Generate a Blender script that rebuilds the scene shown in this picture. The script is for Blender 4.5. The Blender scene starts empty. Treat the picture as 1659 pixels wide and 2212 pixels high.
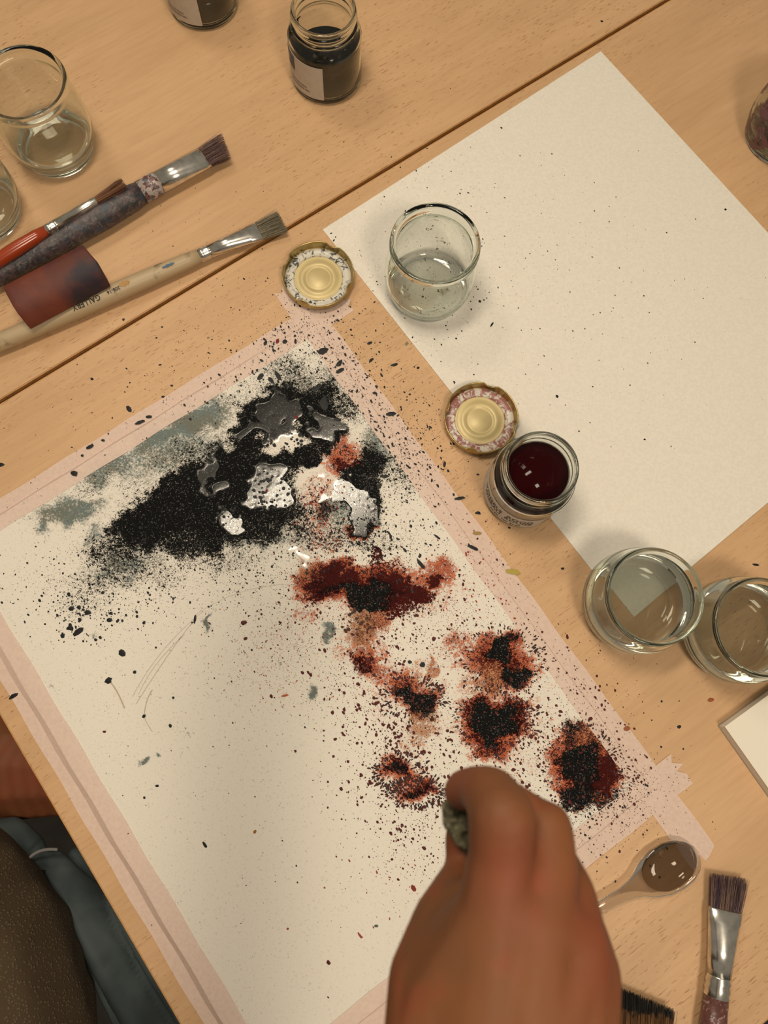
import bpy, bmesh, math, random
import numpy as np
from mathutils import Vector, Matrix
random.seed(7); rng = np.random.default_rng(7)
SC = bpy.context.scene; COL = SC.collection
# ------------------------------------------------------------------ camera
F = 1650.0; TILT = math.radians(12.4); ROLL = math.radians(9.0); H = 0.63
ct, st, cr, sr = math.cos(TILT), math.sin(TILT), math.cos(ROLL), math.sin(ROLL)
right = Vector((1, 0, 0)); up = Vector((0, ct, st)); back = Vector((0, -st, ct))
cx = right * cr + up * sr; cy = up * cr - right * sr
cam_d = bpy.data.cameras.new('camera'); cam = bpy.data.objects.new('camera', cam_d); COL.objects.link(cam)
m = Matrix.Identity(4)
for i, v in enumerate((cx, cy, back)):
    for k in range(3): m[k][i] = v[k]
m.translation = Vector((0, 0, H)); cam.matrix_world = m
cam_d.sensor_fit = 'VERTICAL'; cam_d.sensor_height = 36; cam_d.lens = F * 36 / 2212
cam_d.clip_start = 0.02
cam_d.dof.use_dof = True; cam_d.dof.focus_distance = 0.64; cam_d.dof.aperture_fstop = 12.0
SC.camera = cam
SC.cycles.max_bounces = 28; SC.cycles.transmission_bounces = 28; SC.cycles.glossy_bounces = 8; SC.cycles.transparent_max_bounces = 16
# ------------------------------------------------------------------ light
SC.view_settings.view_transform = 'Standard'; SC.view_settings.look = 'None'
SC.view_settings.gamma = 1; SC.view_settings.exposure = -0.20; SC.view_settings.use_curve_mapping = False
W = bpy.data.worlds.new('world'); SC.world = W; W.use_nodes = True
W.node_tree.nodes['Background'].inputs[0].default_value = (1.0, .87, .67, 1)
W.node_tree.nodes['Background'].inputs[1].default_value = 0.24
def area(name, loc, size, power, col=(1, .86, .66), target=(0, .15, 0), sy=None):
    l = bpy.data.lights.new(name, 'AREA'); l.energy = power; l.color = col; l.size = size
    if sy: l.shape = 'RECTANGLE'; l.size_y = sy
    o = bpy.data.objects.new(name, l); COL.objects.link(o); o.location = loc
    o.rotation_euler = (Vector(target) - Vector(loc)).to_track_quat('-Z', 'Y').to_euler(); return o
area('ceiling_lamp', (-.20, .385, 1.20), .42, 7.2, sy=.15)
area('ceiling_lamp', (-.80, 1.00, 1.50), .34, 5.0)
area('ceiling_lamp', (.48, -.40, 1.35), .26, 8.6)

# ------------------------------------------------------------------ helpers
def P(x, y, d=None, z=0.0):
    """pixel of the photograph -> world point at height z, or at depth d along the view axis"""
    u, v = x - 829.5, 1106 - y
    q = cx * u + cy * v - back * F
    if d is not None: return Vector((0, 0, H)) + q * (d / F)
    return Vector((0, 0, H)) + q * ((z - H) / q.z)
def proj(X, Y, Z):
    Z = Z - H
    a = X; b = Y * ct + Z * st; c = Y * st - Z * ct
    u, v = a / c * F, b / c * F
    return u * cr + v * sr + 829.5, 1106 - (-u * sr + v * cr)
def tag(o, label=None, cat=None, group=None, kind=None):
    if label: o['label'] = label
    if cat: o['category'] = cat
    if group: o['group'] = group
    if kind: o['kind'] = kind
    return o
def empty(name, loc, rz=0, label=None, cat=None, group=None):
    o = bpy.data.objects.new(name, None); COL.objects.link(o); o.empty_display_size = .02
    o.location = loc; o.rotation_euler = (0, 0, rz); return tag(o, label, cat, group)
def obj(name, verts, faces, mat, parent=None, smooth=True, loc=None):
    me = bpy.data.meshes.new(name)
    me.from_pydata([tuple(v) for v in verts], [], faces); me.update()
    if smooth: me.polygons.foreach_set('use_smooth', [True] * len(me.polygons))
    for mm in (mat if isinstance(mat, (list, tuple)) else [mat]): me.materials.append(mm)
    o = bpy.data.objects.new(name, me); COL.objects.link(o)
    if parent: o.parent = parent
    if loc is not None: o.location = loc
    return o
def npobj(name, V, Fq, mat, parent=None, smooth=True):
    V = np.asarray(V, np.float32); Fq = np.asarray(Fq, np.int32)
    me = bpy.data.meshes.new(name); n = Fq.shape[1]
    me.vertices.add(len(V)); me.vertices.foreach_set('co', V.ravel())
    me.loops.add(Fq.size); me.loops.foreach_set('vertex_index', Fq.ravel())
    me.polygons.add(len(Fq)); me.polygons.foreach_set('loop_start', np.arange(0, Fq.size, n, dtype=np.int32))
    me.polygons.foreach_set('use_smooth', np.full(len(Fq), smooth))
    me.update(calc_edges=True); me.validate()
    me.materials.append(mat)
    o = bpy.data.objects.new(name, me); COL.objects.link(o)
    if parent: o.parent = parent
    return o
def lathe(prof, n=64, rmod=None):
    V = []; Fs = []
    for (r, z) in prof:
        for k in range(n):
            a = 2 * math.pi * k / n; rr = r * (rmod(a, r, z) if rmod else 1)
            V.append((rr * math.cos(a), rr * math.sin(a), z))
    for i in range(len(prof) - 1):
        for k in range(n):
            k2 = (k + 1) % n
            Fs.append((i * n + k, i * n + k2, (i + 1) * n + k2, (i + 1) * n + k))
    return V, Fs
def smooth_prof(pts, sub=4):
    out = []
    n = len(pts)
    for i in range(n - 1):
        p0 = pts[max(0, i - 1)]; p1 = pts[i]; p2 = pts[i + 1]; p3 = pts[min(n - 1, i + 2)]
        for s in range(sub):
            t = s / sub
            out.append(tuple(.5 * ((2 * b) + (-a + c) * t + (2 * a - 5 * b + 4 * c - d) * t * t + (-a + 3 * b - 3 * c + d) * t ** 3)
                             for a, b, c, d in zip(p0, p1, p2, p3)))
    out.append(pts[-1]); return [(max(r, 0.00001), z) for r, z in out]
def loft(st_, n=24, power=1.0):
    """stations (x, half width y, half height z, centre z, centre y)"""
    V = []; Fs = []
    for s in st_:
        x, hy, hz, zc = s[:4]; yc = s[4] if len(s) > 4 else 0
        for k in range(n):
            a = 2 * math.pi * k / n; c, s_ = math.cos(a), math.sin(a)
            V.append((x, yc + hy * math.copysign(abs(c) ** power, c), zc + hz * math.copysign(abs(s_) ** power, s_)))
    for i in range(len(st_) - 1):
        for k in range(n):
            k2 = (k + 1) % n; Fs.append((i * n + k, (i + 1) * n + k, (i + 1) * n + k2, i * n + k2))
    Fs.append(tuple(range(n))); Fs.append(tuple(reversed(range((len(st_) - 1) * n, len(st_) * n))))
    return V, Fs
def boxmesh(x0, x1, y0, y1, z0, z1):
    V = [(x, y, z) for z in (z0, z1) for y in (y0, y1) for x in (x0, x1)]
    return V, [(0, 2, 3, 1), (4, 5, 7, 6), (0, 1, 5, 4), (2, 6, 7, 3), (0, 4, 6, 2), (1, 3, 7, 5)]
def bevel(o, w, seg=2):
    b = o.modifiers.new('bevel', 'BEVEL'); b.width = w; b.segments = seg; b.limit_method = 'ANGLE'
# --- node materials
class NT:
    def __init__(s, name):
        s.m = bpy.data.materials.new(name); s.m.use_nodes = True; s.t = s.m.node_tree; s.n = s.t.nodes
        s.b = s.n['Principled BSDF']; s.out = s.n['Material Output']
    def add(s, typ, **kw):
        n = s.n.new(typ)
        for k, v in kw.items():
            if k in n.inputs: s.set(n.inputs[k], v)
            else: setattr(n, k, v)
        return n
    def set(s, inp, v):
        if isinstance(v, bpy.types.NodeSocket): s.t.links.new(v, inp)
        elif isinstance(v, (tuple, list)) and len(v) == 3 and inp.type == 'RGBA': inp.default_value = (*v, 1)
        else: inp.default_value = v
    def math(s, op, a, b=0.0, clamp=False):
        n = s.n.new('ShaderNodeMath'); n.operation = op; n.use_clamp = clamp
        s.set(n.inputs[0], a); s.set(n.inputs[1], b); return n.outputs[0]
    def mix(s, f, a, b, mode='MIX'):
        n = s.n.new('ShaderNodeMix'); n.data_type = 'RGBA'; n.blend_type = mode
        s.set(n.inputs[0], f); s.set(n.inputs[6], a); s.set(n.inputs[7], b); return n.outputs[2]
    def ramp(s, v, a, b):
        n = s.n.new('ShaderNodeMapRange'); n.interpolation_type = 'SMOOTHSTEP'
        s.set(n.inputs[0], v); s.set(n.inputs[1], a); s.set(n.inputs[2], b); return n.outputs[0]
    def obj(s): return s.n.new('ShaderNodeTexCoord').outputs['Object']
    def mapping(s, vec, scale=(1, 1, 1), rot=(0, 0, 0), loc=(0, 0, 0)):
        n = s.n.new('ShaderNodeMapping'); s.set(n.inputs[0], vec)
        n.inputs['Scale'].default_value = scale; n.inputs['Rotation'].default_value = rot; n.inputs['Location'].default_value = loc
        return n.outputs[0]
    def noise(s, vec, scale, detail=2, rough=.5, dist=0.0):
        n = s.n.new('ShaderNodeTexNoise'); s.set(n.inputs['Vector'], vec)
        n.inputs['Scale'].default_value = scale; n.inputs['Detail'].default_value = detail
        n.inputs['Roughness'].default_value = rough; n.inputs['Distortion'].default_value = dist
        return n.outputs[0]
    def bump(s, h, strength=.2, dist=.001):
        n = s.n.new('ShaderNodeBump'); s.set(n.inputs['Height'], h); s.set(n.inputs['Strength'], strength)
        n.inputs['Distance'].default_value = dist; s.set(s.b.inputs['Normal'], n.outputs[0])
    def P(s, **kw):
        for k, v in kw.items(): s.set(s.b.inputs[k.replace('_', ' ')], v)
        return s
def simple(name, col, rough=.5, metal=0, var=0, vscale=200, **kw):
    t = NT(name)
    if var:
        n = t.noise(t.obj(), vscale, 3)
        c = t.mix(t.ramp(n, .35, .65), tuple(x * (1 - var) for x in col), tuple(min(1, x * (1 + var)) for x in col))
    else: c = col
    t.P(Base_Color=c, Roughness=rough, Metallic=metal)
    for k, v in kw.items(): t.set(t.b.inputs[k.replace('_', ' ')], v)
    return t.m
def wood_mat():
    t = NT('beech_laminate'); o = t.obj()
    big = t.noise(t.mapping(o, (3, 14, 1)), 1.6, 3, .6)
    c = t.mix(t.ramp(big, .3, .7), (.590, .372, .202), (.665, .422, .235))
    grain = t.noise(t.mapping(o, (25, 260, 1)), 1, 3, .6)
    c = t.mix(t.math('MULTIPLY', t.ramp(grain, .35, .75), .35), c, (.50, .285, .148))
    fl = t.noise(t.mapping(o, (130, 900, 1)), 1, 1, .5)
    dens = t.noise(t.mapping(o, (4, 4, 1)), 1.3, 2)
    fl2 = t.math('MULTIPLY', t.ramp(fl, .64, .72), t.ramp(dens, .35, .6))
    c = t.mix(t.math('MULTIPLY', fl2, .75), c, (.33, .15, .06))
    t.P(Base_Color=c, Roughness=.46); t.b.inputs['Specular IOR Level'].default_value = .35
    t.bump(t.math('ADD', grain, t.math('MULTIPLY', fl2, -.6)), .12, .0003); return t.m
def glass(name, col=(.93, .97, .94), rough=0.0, ior=1.47, dirt=None, dens=.5, dscale=90):
    t = NT(name); g = t.add('ShaderNodeBsdfGlass', IOR=ior, Roughness=rough, Color=col)
    sh = g.outputs[0]
    if dirt:
        n = t.noise(t.obj(), dscale, 4, .6, 1.2); f = t.ramp(n, 1 - dens, 1 - dens + .07)
        t.P(Base_Color=dirt, Roughness=.4)
        mx = t.n.new('ShaderNodeMixShader'); t.set(mx.inputs[0], f); t.set(mx.inputs[1], g.outputs[0]); t.set(mx.inputs[2], t.b.outputs[0]); sh = mx.outputs[0]
    t.t.links.new(sh, t.out.inputs['Surface']); return t.m
M_wood = wood_mat()
M_edge = simple('edge_band', (.50, .25, .08), .45, var=.1)
M_glass = glass('clear_glass', (.96, .975, .958))
M_glassd = glass('dirty_glass', (.96, .975, .958), dirt=(.22, .17, .12), dens=.36, dscale=110)
M_glassp = glass('paint_stained_glass', (.93, .95, .93), dirt=(.13, .05, .07), dens=.46, dscale=60)
M_water = glass('water', (.98, .98, .96), ior=1.33)
M_ink = simple('black_ink', (.006, .007, .006), .08, Specular_IOR_Level=.25)
M_film = simple('ink_film', (.010, .007, .004), .35, var=.4, vscale=60, Specular_IOR_Level=.1)
M_redink = simple('red_ink', (.022, .0010, .002), .06, Specular_IOR_Level=.12)
M_label = simple('paper_label', (.52, .455, .39), .6, var=.04)
M_print = simple('black_print', (.03, .025, .02), .6)
M_printg = simple('grey_print', (.17, .13, .10), .6)
M_gold = simple('gold_tin', (.42, .31, .12), .28, .85, var=.1)
M_cream = simple('cream_lacquer', (.60, .49, .25), .42, .15, var=.05, vscale=60)
M_tin = simple('tin_ferrule', (.74, .72, .68), .22, 1.0, var=.12, vscale=160)
# ------------------------------------------------------------------ floor and tables
tag(obj('floor', *boxmesh(-2.5, 2.5, -2.5, 2.5, -.80, -.75), simple('dark_linoleum', (.055, .048, .042), .5, var=.15, vscale=30), smooth=False), kind='structure')
J0 = P(0, 867); J1 = P(1440, 0); E0 = P(0, 1546); E1 = P(388, 2212)
ex = (J1 - J0).normalized(); jang = math.atan2(ex.y, ex.x); ey = Vector((-ex.y, ex.x, 0))
def edge_x(yl):      # local x of the sitter's edge at local y
    a = Vector(((E0 - J0).dot(ex), (E0 - J0).dot(ey))); b = Vector(((E1 - J0).dot(ex), (E1 - J0).dot(ey)))
    return a.x + (b.x - a.x) * (yl - a.y) / (b.y - a.y)
def table(label, y0, y1, x0a, x0b):
    t = empty('table', J0 + Vector((0, 0, -.75)), jang, label, 'table', None)
    zb, zt = .728, .75
    def poly(inset, z0, z1):
        i = inset
        pts = [(x0a + i, y0 + i), (1.75 - i, y0 + i), (1.75 - i, y1 - i), (x0b + i, y1 - i)]
        V = [(x, y, z) for z in (z0, z1) for x, y in pts]
        return V, [(3, 2, 1, 0), (4, 5, 6, 7)] + [(k, (k + 1) % 4, 4 + (k + 1) % 4, 4 + k) for k in range(4)]
    top = obj('tabletop', *poly(.0008, zb, zt), M_wood, t, smooth=False); bevel(top, .0007, 2)
    eb = obj('edge_band', *poly(0, zb + .0005, zt - .0008), M_edge, t, smooth=False)
    for lx, ly in ((.1, y0 + .08), (1.6, y0 + .08), (.1, y1 - .08), (1.6, y1 - .08)):
        V, Fs = lathe([(.0001, 0), (.022, 0), (.022, .727), (.0001, .727)], 20)
        obj('leg', [(v[0] + lx, v[1] + ly, v[2]) for v in V], Fs, simple('grey_steel', (.3, .3, .3), .35, 1), t)
    return t
xa = edge_x(-.75); xb = edge_x(-.0016)
T_near = table('beech tabletop carrying the taped painting, below the long groove', -.75, -.0016, xa, xb)
T_far = table('beech tabletop beyond the groove carrying the black ink bottles', .0016, .75, xb - .0, xb)
def tloc(p): q = p - J0; return Vector((q.dot(ex), q.dot(ey), q.z))
# ------------------------------------------------------------------ painting sheet
O = P(672, 698); A = P(1410, 1702); B = P(0, 1113)
e1 = (A - O).normalized(); e2 = Vector((e1.y, -e1.x, 0))
if e2.dot(B - O) < 0: e2 = -e2
e2 = (e2 + (B - O).normalized()).normalized(); e1 = Vector((-e2.y, e2.x, 0))
if e1.dot(A - O) < 0: e1 = -e1
LS = (A - O).dot(e1)
LT = .5 * ((P(0, 1383) - O).dot(e2) + (P(486, 2212) - O).dot(e2))
def sstep(a, b, x):
    t = np.clip((x - a) / (b - a), 0, 1); return t * t * (3 - 2 * t)
def sheet_z(s, t):
    return .0008 + .0036 * sstep(LT - .07, LT - .005, t) * (.6 + .5 * sstep(.1, .4, s)) + .0016 * sstep(.03, .0, s) * sstep(.02, .12, t)
def vnoise(s, t, scale, seed=0):
    r = np.random.default_rng(seed); G = r.random((512, 512))
    x = (s / scale) % 511; y = (t / scale) % 511
    xi = x.astype(int); yi = y.astype(int); fx = x - xi; fy = y - yi
    fx = fx * fx * (3 - 2 * fx); fy = fy * fy * (3 - 2 * fy)
    a = G[xi, yi]; b = G[xi + 1, yi]; c = G[xi, yi + 1]; d = G[xi + 1, yi + 1]
    return (a * (1 - fx) + b * fx) * (1 - fy) + (c * (1 - fx) + d * fx) * fy
def ell(X, Y, x, y, rx, ry, ang=0, w=1.0, k=1.0):
    a = math.radians(ang); c, s = math.cos(a), math.sin(a)
    u = ((X - x) * c + (Y - y) * s) / rx; v = (-(X - x) * s + (Y - y) * c) / ry
    return w * np.exp(-(u * u + v * v) ** k)
def field(X, Y, L):
    out = np.zeros_like(X)
    for e in L: out = np.maximum(out, ell(X, Y, *e)) + .25 * np.minimum(out, ell(X, Y, *e))
    return out
# x, y, rx, ry, angle, weight, hardness      (pixels of the photograph)
K_F = [(320, 1135, 80, 52, -20, 1.25, 1.6), (400, 1080, 95, 62, -30, 1.15, 1.5), (480, 1080, 95, 75, -10, 1.15, 1.6), (560, 1050, 95, 72, 0, 1.1, 1.5),
       (490, 1000, 100, 50, -25, .9, 1.2), (600, 880, 80, 45, -5, 1.2, 1.6), (560, 925, 75, 40, -20, 1.2, 1.6), (680, 900, 55, 48, 45, 1.2, 1.6),
       (715, 945, 40, 40, 45, 1.1, 1.5), (640, 985, 80, 30, -5, .95, 1.3), (430, 1165, 190, 40, -5, .62, 1.3), (250, 1190, 90, 45, 0, .5, 1.2),
       (560, 1135, 130, 45, -15, .6, 1.3), (690, 855, 90, 45, 15, .6, 1.2), (300, 1060, 60, 40, 0, .55, 1.2), (400, 975, 130, 36, -28, .38, 1.2), (215, 1040, 90, 30, -20, .32, 1.2), (640, 800, 110, 45, 10, .40, 1.1), (520, 855, 80, 26, -28, .30, 1.1),
       (785, 1090, 42, 62, -15, 1.25, 1.9), (800, 1000, 34, 46, 0, .95, 1.5), (760, 1050, 55, 40, 35, 1.1, 1.5), (705, 1100, 30, 28, 0, .8, 1.3),
       (700, 1150, 90, 40, 10, .48, 1.2), (810, 1170, 90, 30, 0, .42, 1.2), (860, 1030, 55, 60, 20, .40, 1.2), (650, 1100, 70, 50, 0, .5, 1.2), (760, 870, 60, 40, 45, .45, 1.1), (860, 980, 40, 50, 30, .35, 1.2),
       (790, 1288, 46, 26, 15, 1.2, 2.0), (1085, 1400, 26, 34, 10, 1.1, 1.6), (1112, 1455, 32, 24, 0, 1.1, 1.6), (1070, 1560, 54, 42, 10, 1.3, 1.6), (890, 1508, 40, 22, 35, 1.1, 1.6), (925, 1530, 25, 16, 30, .9, 1.3),
       (1255, 1655, 48, 50, 0, 1.2, 1.6), (1228, 1580, 20, 45, -15, .62, 1.3), (1250, 1720, 45, 30, 0, 1.0, 1.6), (770, 1270, 120, 22, 5, .6, 1.2), (1310, 1725, 75, 20, -33, .55, 1.3), (1330, 1745, 60, 10, -33, .35, 1.0),
       (175, 1305, 70, 45, 0, .33, 1.2), (230, 1250, 150, 40, -5, .34, 1.2), (330, 1255, 120, 40, 0, .33, 1.2), (480, 1215, 160, 28, -3, .36, 1.2), (860, 1665, 30, 25, 0, .7, 1.2), (890, 1715, 30, 18, 0, .6, 1.2), (775, 1440, 35, 25, 40, .5, 1.2)]
K_HOLE = [(628, 945, 60, 24, -8, .52, 1.2), (600, 948, 36, 22, 0, .5, 1.4), (690, 1035, 32, 26, 30, .85, 1.5), (720, 1010, 30, 50, 20, .8, 1.4), (300, 1045, 45, 25, -20, .5, 1.3), (735, 990, 38, 30, 0, .8, 1.5), (500, 950, 50, 12, -10, .35, 1.5), (700, 1110, 40, 55, 0, .35, 1.5)]
T_F = [(430, 900, 85, 38, -28, .85, 1.5), (340, 950, 80, 30, -28, .75, 1.5), (230, 1010, 75, 30, -20, .7, 1.5), (130, 1110, 60, 28, -15, .8, 1.5), (175, 1085, 60, 25, 15, .7, 1.5), (205, 1150, 30, 20, 45, .6, 1.5), (90, 1140, 26, 16, 0, .5, 1.4),
       (270, 1225, 90, 30, -10, .6, 1.3), (650, 830, 120, 55, 10, .42, 1.1), (560, 1160, 130, 40, -8, .45, 1.2), (500, 985, 60, 25, 0, .7, 1.5), (815, 955, 32, 60, -30, .6, 1.4), (380, 985, 120, 40, -20, .6, 1.3), (730, 1100, 60, 50, 0, .55, 1.3), (800, 990, 22, 12, 20, .7, 1.5), (790, 1120, 50, 40, 0, .6, 1.4),
       (445, 1352, 12, 12, 0, .9, 1.5), (445, 1335, 5, 14, 0, .8, 1.5), (205, 1380, 12, 8, 0, .6, 1.5), (665, 1497, 12, 15, 0, .9, 1.3), (705, 1365, 10, 14, 0, .8, 1.5), (313, 1648, 10, 12, 0, .9, 1.5), (344, 1638, 7, 8, 0, .8, 1.5), (125, 1478, 8, 8, 0, .5, 1.5), (608, 1428, 7, 7, 0, .6, 1.5), (408, 1598, 5, 6, 0, .5, 1.5), (655, 1205, 18, 40, -30, .3, 1.3)]
O_F = [(790, 1262, 160, 55, 3, 1.0, 1.7), (945, 1232, 38, 44, 0, .75, 1.5), (700, 1255, 80, 50, 0, .9, 1.6), (735, 985, 48, 40, 0, .8, 1.5), (690, 1090, 45, 85, 15, .55, 1.3), (720, 1165, 70, 30, 10, .45, 1.3), (790, 1140, 45, 22, 0, .9, 1.5), (790, 1010, 45, 45, 0, .6, 1.4),
       (790, 1345, 65, 45, -20, .85, 1.4), (1085, 1425, 85, 68, 5, 1.0, 1.9), (1030, 1475, 50, 25, -20, .6, 1.5), (985, 1385, 48, 34, 20, .6, 1.3), (1065, 1565, 88, 76, 0, 1.0, 2.2), (895, 1505, 75, 48, 35, .85, 1.5), (910, 1580, 62, 42, -15, .6, 1.5), (795, 1430, 60, 42, 40, .75, 1.4), (850, 1455, 50, 40, 0, .5, 1.3),
       (1262, 1660, 86, 92, 0, 1.0, 2.2), (1270, 1590, 62, 40, 25, .75, 1.6), (1330, 1650, 40, 50, -40, .7, 1.5), (860, 1665, 52, 40, 10, .9, 1.5), (900, 1712, 60, 34, -10, .85, 1.5), (665, 1215, 42, 40, 30, .42, 1.4), (760, 1400, 60, 40, 0, .4, 1.2), (935, 1450, 12, 42, -12, .6, 1.8), (905, 1440, 28, 30, 0, .35, 1.4),
       (1160, 1560, 80, 90, 0, .34, 1.4), (1120, 1660, 90, 45, 0, .35, 1.3), (960, 1420, 70, 40, 0, .3, 1.3), (620, 1370, 80, 35, 0, .30, 1.2), (900, 1300, 120, 60, 0, .40, 1.2), (610, 1502, 9, 6, 0, .8, 1.5), (1340, 1700, 70, 40, -35, .35, 1.3), (820, 1520, 80, 60, 30, .34, 1.3), (1000, 1260, 60, 40, 0, .3, 1.2), (660, 1330, 50, 30, 0, .5, 1.3), (1210, 1460, 60, 60, 30, .25, 1.3)]
R_F = [(865, 1275, 88, 33, 5, 1.25, 2.2), (735, 1252, 62, 26, 10, 1.15, 1.8), (690, 1275, 40, 25, 0, .9, 1.5), (800, 1225, 110, 24, 0, .55, 1.4), (945, 1245, 20, 18, 0, .9, 1.4), (815, 1195, 16, 26, -25, .9, 1.5), (788, 1142, 40, 14, 0, .9, 1.5), (770, 1020, 60, 22, 35, .8, 1.4), (740, 990, 34, 26, 0, .6, 1.3),
       (1278, 1690, 44, 34, 0, 1.3, 2.2), (860, 1662, 36, 28, 0, .9, 1.5), (895, 1712, 42, 22, 0, .8, 1.4), (1070, 1560, 82, 66, 0, .85, 2.0), (1085, 1420, 66, 54, 0, .65, 1.6), (1255, 1665, 66, 66, 0, .85, 1.8), (890, 1508, 55, 32, 35, .75, 1.5), (785, 1430, 44, 30, 40, .75, 1.4), (680, 1080, 26, 60, 12, .5, 1.3), (1330, 1660, 34, 26, -40, .9, 1.6), (985, 1375, 34, 24, 20, .45, 1.3), (850, 1310, 100, 26, 10, .7, 1.4), (1150, 1580, 30, 40, 0, .4, 1.3)]
BR_F = [(775, 1345, 55, 42, -20, 1.0, 1.6), (905, 1570, 62, 50, -15, .8, 1.5), (660, 1215, 40, 34, 30, .6, 1.4), (1280, 1590, 50, 34, 30, .6, 1.6), (920, 1450, 26, 40, -12, .7, 1.5), (1050, 1465, 60, 34, -20, .7, 1.5), (800, 1010, 40, 34, 0, .5, 1.4)]
W_F = [(600, 875, 60, 28, -5, 1, 2.2), (555, 925, 60, 22, -20, 1, 2.2), (620, 905, 30, 30, 0, .9, 2.2), (705, 915, 30, 50, -40, .9, 2.2), (590, 1055, 58, 50, 0, 1, 2.2), (490, 1120, 42, 34, 30, 1, 2.2), (450, 1025, 30, 50, 10, .8, 2.2), (745, 1045, 36, 24, 30, 1, 2.4), (775, 1085, 32, 48, -25, 1.1, 2.6), (795, 1115, 34, 28, 0, 1.1, 2.6), (705, 1075, 30, 14, -40, .9, 2.2),
       (770, 1340, 44, 34, -20, .8, 2.0), (655, 1195, 34, 24, 30, .9, 2.0), (470, 960, 26, 20, 0, .8, 2.0)]
ds = .0008
ns, nt = int(LS / ds) + 1, int(LT / ds) + 1
S, Tt = np.meshgrid(np.linspace(0, LS, ns), np.linspace(0, LT, nt), indexing='ij')
Xw = O.x + e1.x * S + e2.x * Tt; Yw = O.y + e1.y * S + e2.y * Tt
px, py = proj(Xw, Yw, .001)
wob = 34 * (vnoise(S, Tt, .012, 1) - .5) + 18 * (vnoise(S, Tt, .005, 2) - .5); wob2 = 34 * (vnoise(S, Tt, .012, 3) - .5) + 18 * (vnoise(S, Tt, .005, 4) - .5)
X, Y = px + wob, py + wob2
fK = field(X, Y, K_F) * (1 - np.clip(field(X, Y, K_HOLE), 0, .92)); fT = 1.25 * field(X, Y, T_F); fO = field(X, Y, O_F); fR = field(X, Y, R_F); fB = field(X, Y, BR_F)
X2, Y2 = px + wob * .5, py + wob2 * .5
X2, Y2 = px + wob * 1.3, py + wob2 * 1.3; fW = field(X2, Y2, W_F); bm_ = np.clip(field(px, py, [(585, 1050, 75, 75, 0, 1.2, 3), (490, 1115, 50, 45, 0, 1.2, 3), (800, 1060, 30, 45, 0, 1.2, 3), (770, 1340, 60, 50, 0, 1.2, 3)]), 0, 1)
bub = sstep(.60, .90, vnoise(S, Tt, .0030, 5))
fW2 = sstep(.15, .95, fW)
granz = np.clip(fK, 0, 1) * (1 - fW2)
Z = sheet_z(S, Tt) + .00020 * fW2 + .00007 * fW2 * bm_ * bub + .0005 * fW2 * (vnoise(S, Tt, .030, 6) - .5) + .00008 * granz * vnoise(S, Tt, .0022, 7) + .0004 * (vnoise(S, Tt, .07, 8) - .5) * sstep(0, .03, S)
t = NT('painted_paper'); o_ = t.obj()
at = t.add('ShaderNodeAttribute', attribute_name='ink'); sp = t.add('ShaderNodeSeparateColor', Color=at.outputs['Color'])
at2 = t.add('ShaderNodeAttribute', attribute_name='wash'); sp2 = t.add('ShaderNodeSeparateColor', Color=at2.outputs['Color'])
cK, cR, cO = sp.outputs; cT, cB, cW = sp2.outputs
nf = t.noise(o_, 1150, 3, .7); nm = t.noise(o_, 480, 4, .7, .4); nt_ = t.noise(o_, 600, 4, .75, .3); nl = t.noise(t.mapping(o_, (1, 1, 1), loc=(3, 1, 0)), 330, 4, .7, 1.0)
tint = t.ramp(t.noise(o_, 60, 2), .35, .65)
def thr(den, n, lo=.72, hi=.78):      # coverage by grains
    return t.ramp(t.math('ADD', den, n), lo, hi)
paper = (.80, .755, .685)
c = t.mix(t.math('MULTIPLY', t.ramp(nf, .4, .7), .05), paper, (.6, .55, .48))
# teal-grey wash
tc = t.mix(tint, (.045, .10, .105), (.06, .075, .055))
mT = t.math('MULTIPLY', t.ramp(t.math('ADD', cT, t.math('MULTIPLY', t.math('SUBTRACT', nt_, .5), 2.6)), .12, .95), .88)
c = t.mix(mT, c, tc)
# orange / brown feathering
oc = t.mix(t.ramp(nl, .38, .62), (.26, .032, .012), (.60, .17, .07)); oc = t.mix(cB, oc, t.mix(t.ramp(nl, .4, .65), (.22, .065, .015), (.60, .34, .18)))
mO = t.math('ADD', t.math('MULTIPLY', t.ramp(cO, .1, .9), .16), t.math('MULTIPLY', t.ramp(t.math('ADD', t.math('MULTIPLY', cO, .5), nl), .69, .86), .85))
c = t.mix(mO, c, oc)
rc = t.mix(t.ramp(nf, .42, .62), (.026, .002, .002), (.085, .007, .005))
mR = t.math('MAXIMUM', thr(t.math('MULTIPLY', cR, .44), nm), thr(t.math('MULTIPLY', cO, .24), nf)); c = t.mix(mR, c, rc)
mK = t.math('MAXIMUM', thr(t.math('MULTIPLY', cK, .46), nm), thr(t.math('MULTIPLY', cK, .44), nf))
c = t.mix(mK, c, (.003, .0034, .0034))
wet = t.ramp(cW, .35, .6)
gl = t.math('MULTIPLY', t.ramp(t.noise(t.mapping(o_, loc=(9, 2, 4)), 800, 2, .6), .60, .66), mK)
ro = t.mix(wet, t.mix(gl, t.mix(mK, (.62,) * 3, (.5,) * 3), (.18,) * 3), (.17,) * 3)
t.P(Base_Color=c, Roughness=ro); t.set(t.b.inputs['Specular IOR Level'], t.math('ADD', t.math('ADD', t.math('SUBTRACT', .3, t.math('MULTIPLY', t.math('MAXIMUM', mK, mR), .22)), t.math('MULTIPLY', wet, .4)), t.math('MULTIPLY', gl, .9)))
hgt = t.math('MULTIPLY', t.math('ADD', t.math('MULTIPLY', nf, t.math('ADD', mK, .12)), t.math('MULTIPLY', nm, t.math('MULTIPLY', mK, .6))), t.math('SUBTRACT', 1.0, wet))
t.bump(hgt, .6, .0006); M_painted = t.m
Mp = simple('drawing_paper', (.80, .755, .685), .65, var=.03, vscale=400)
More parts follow.
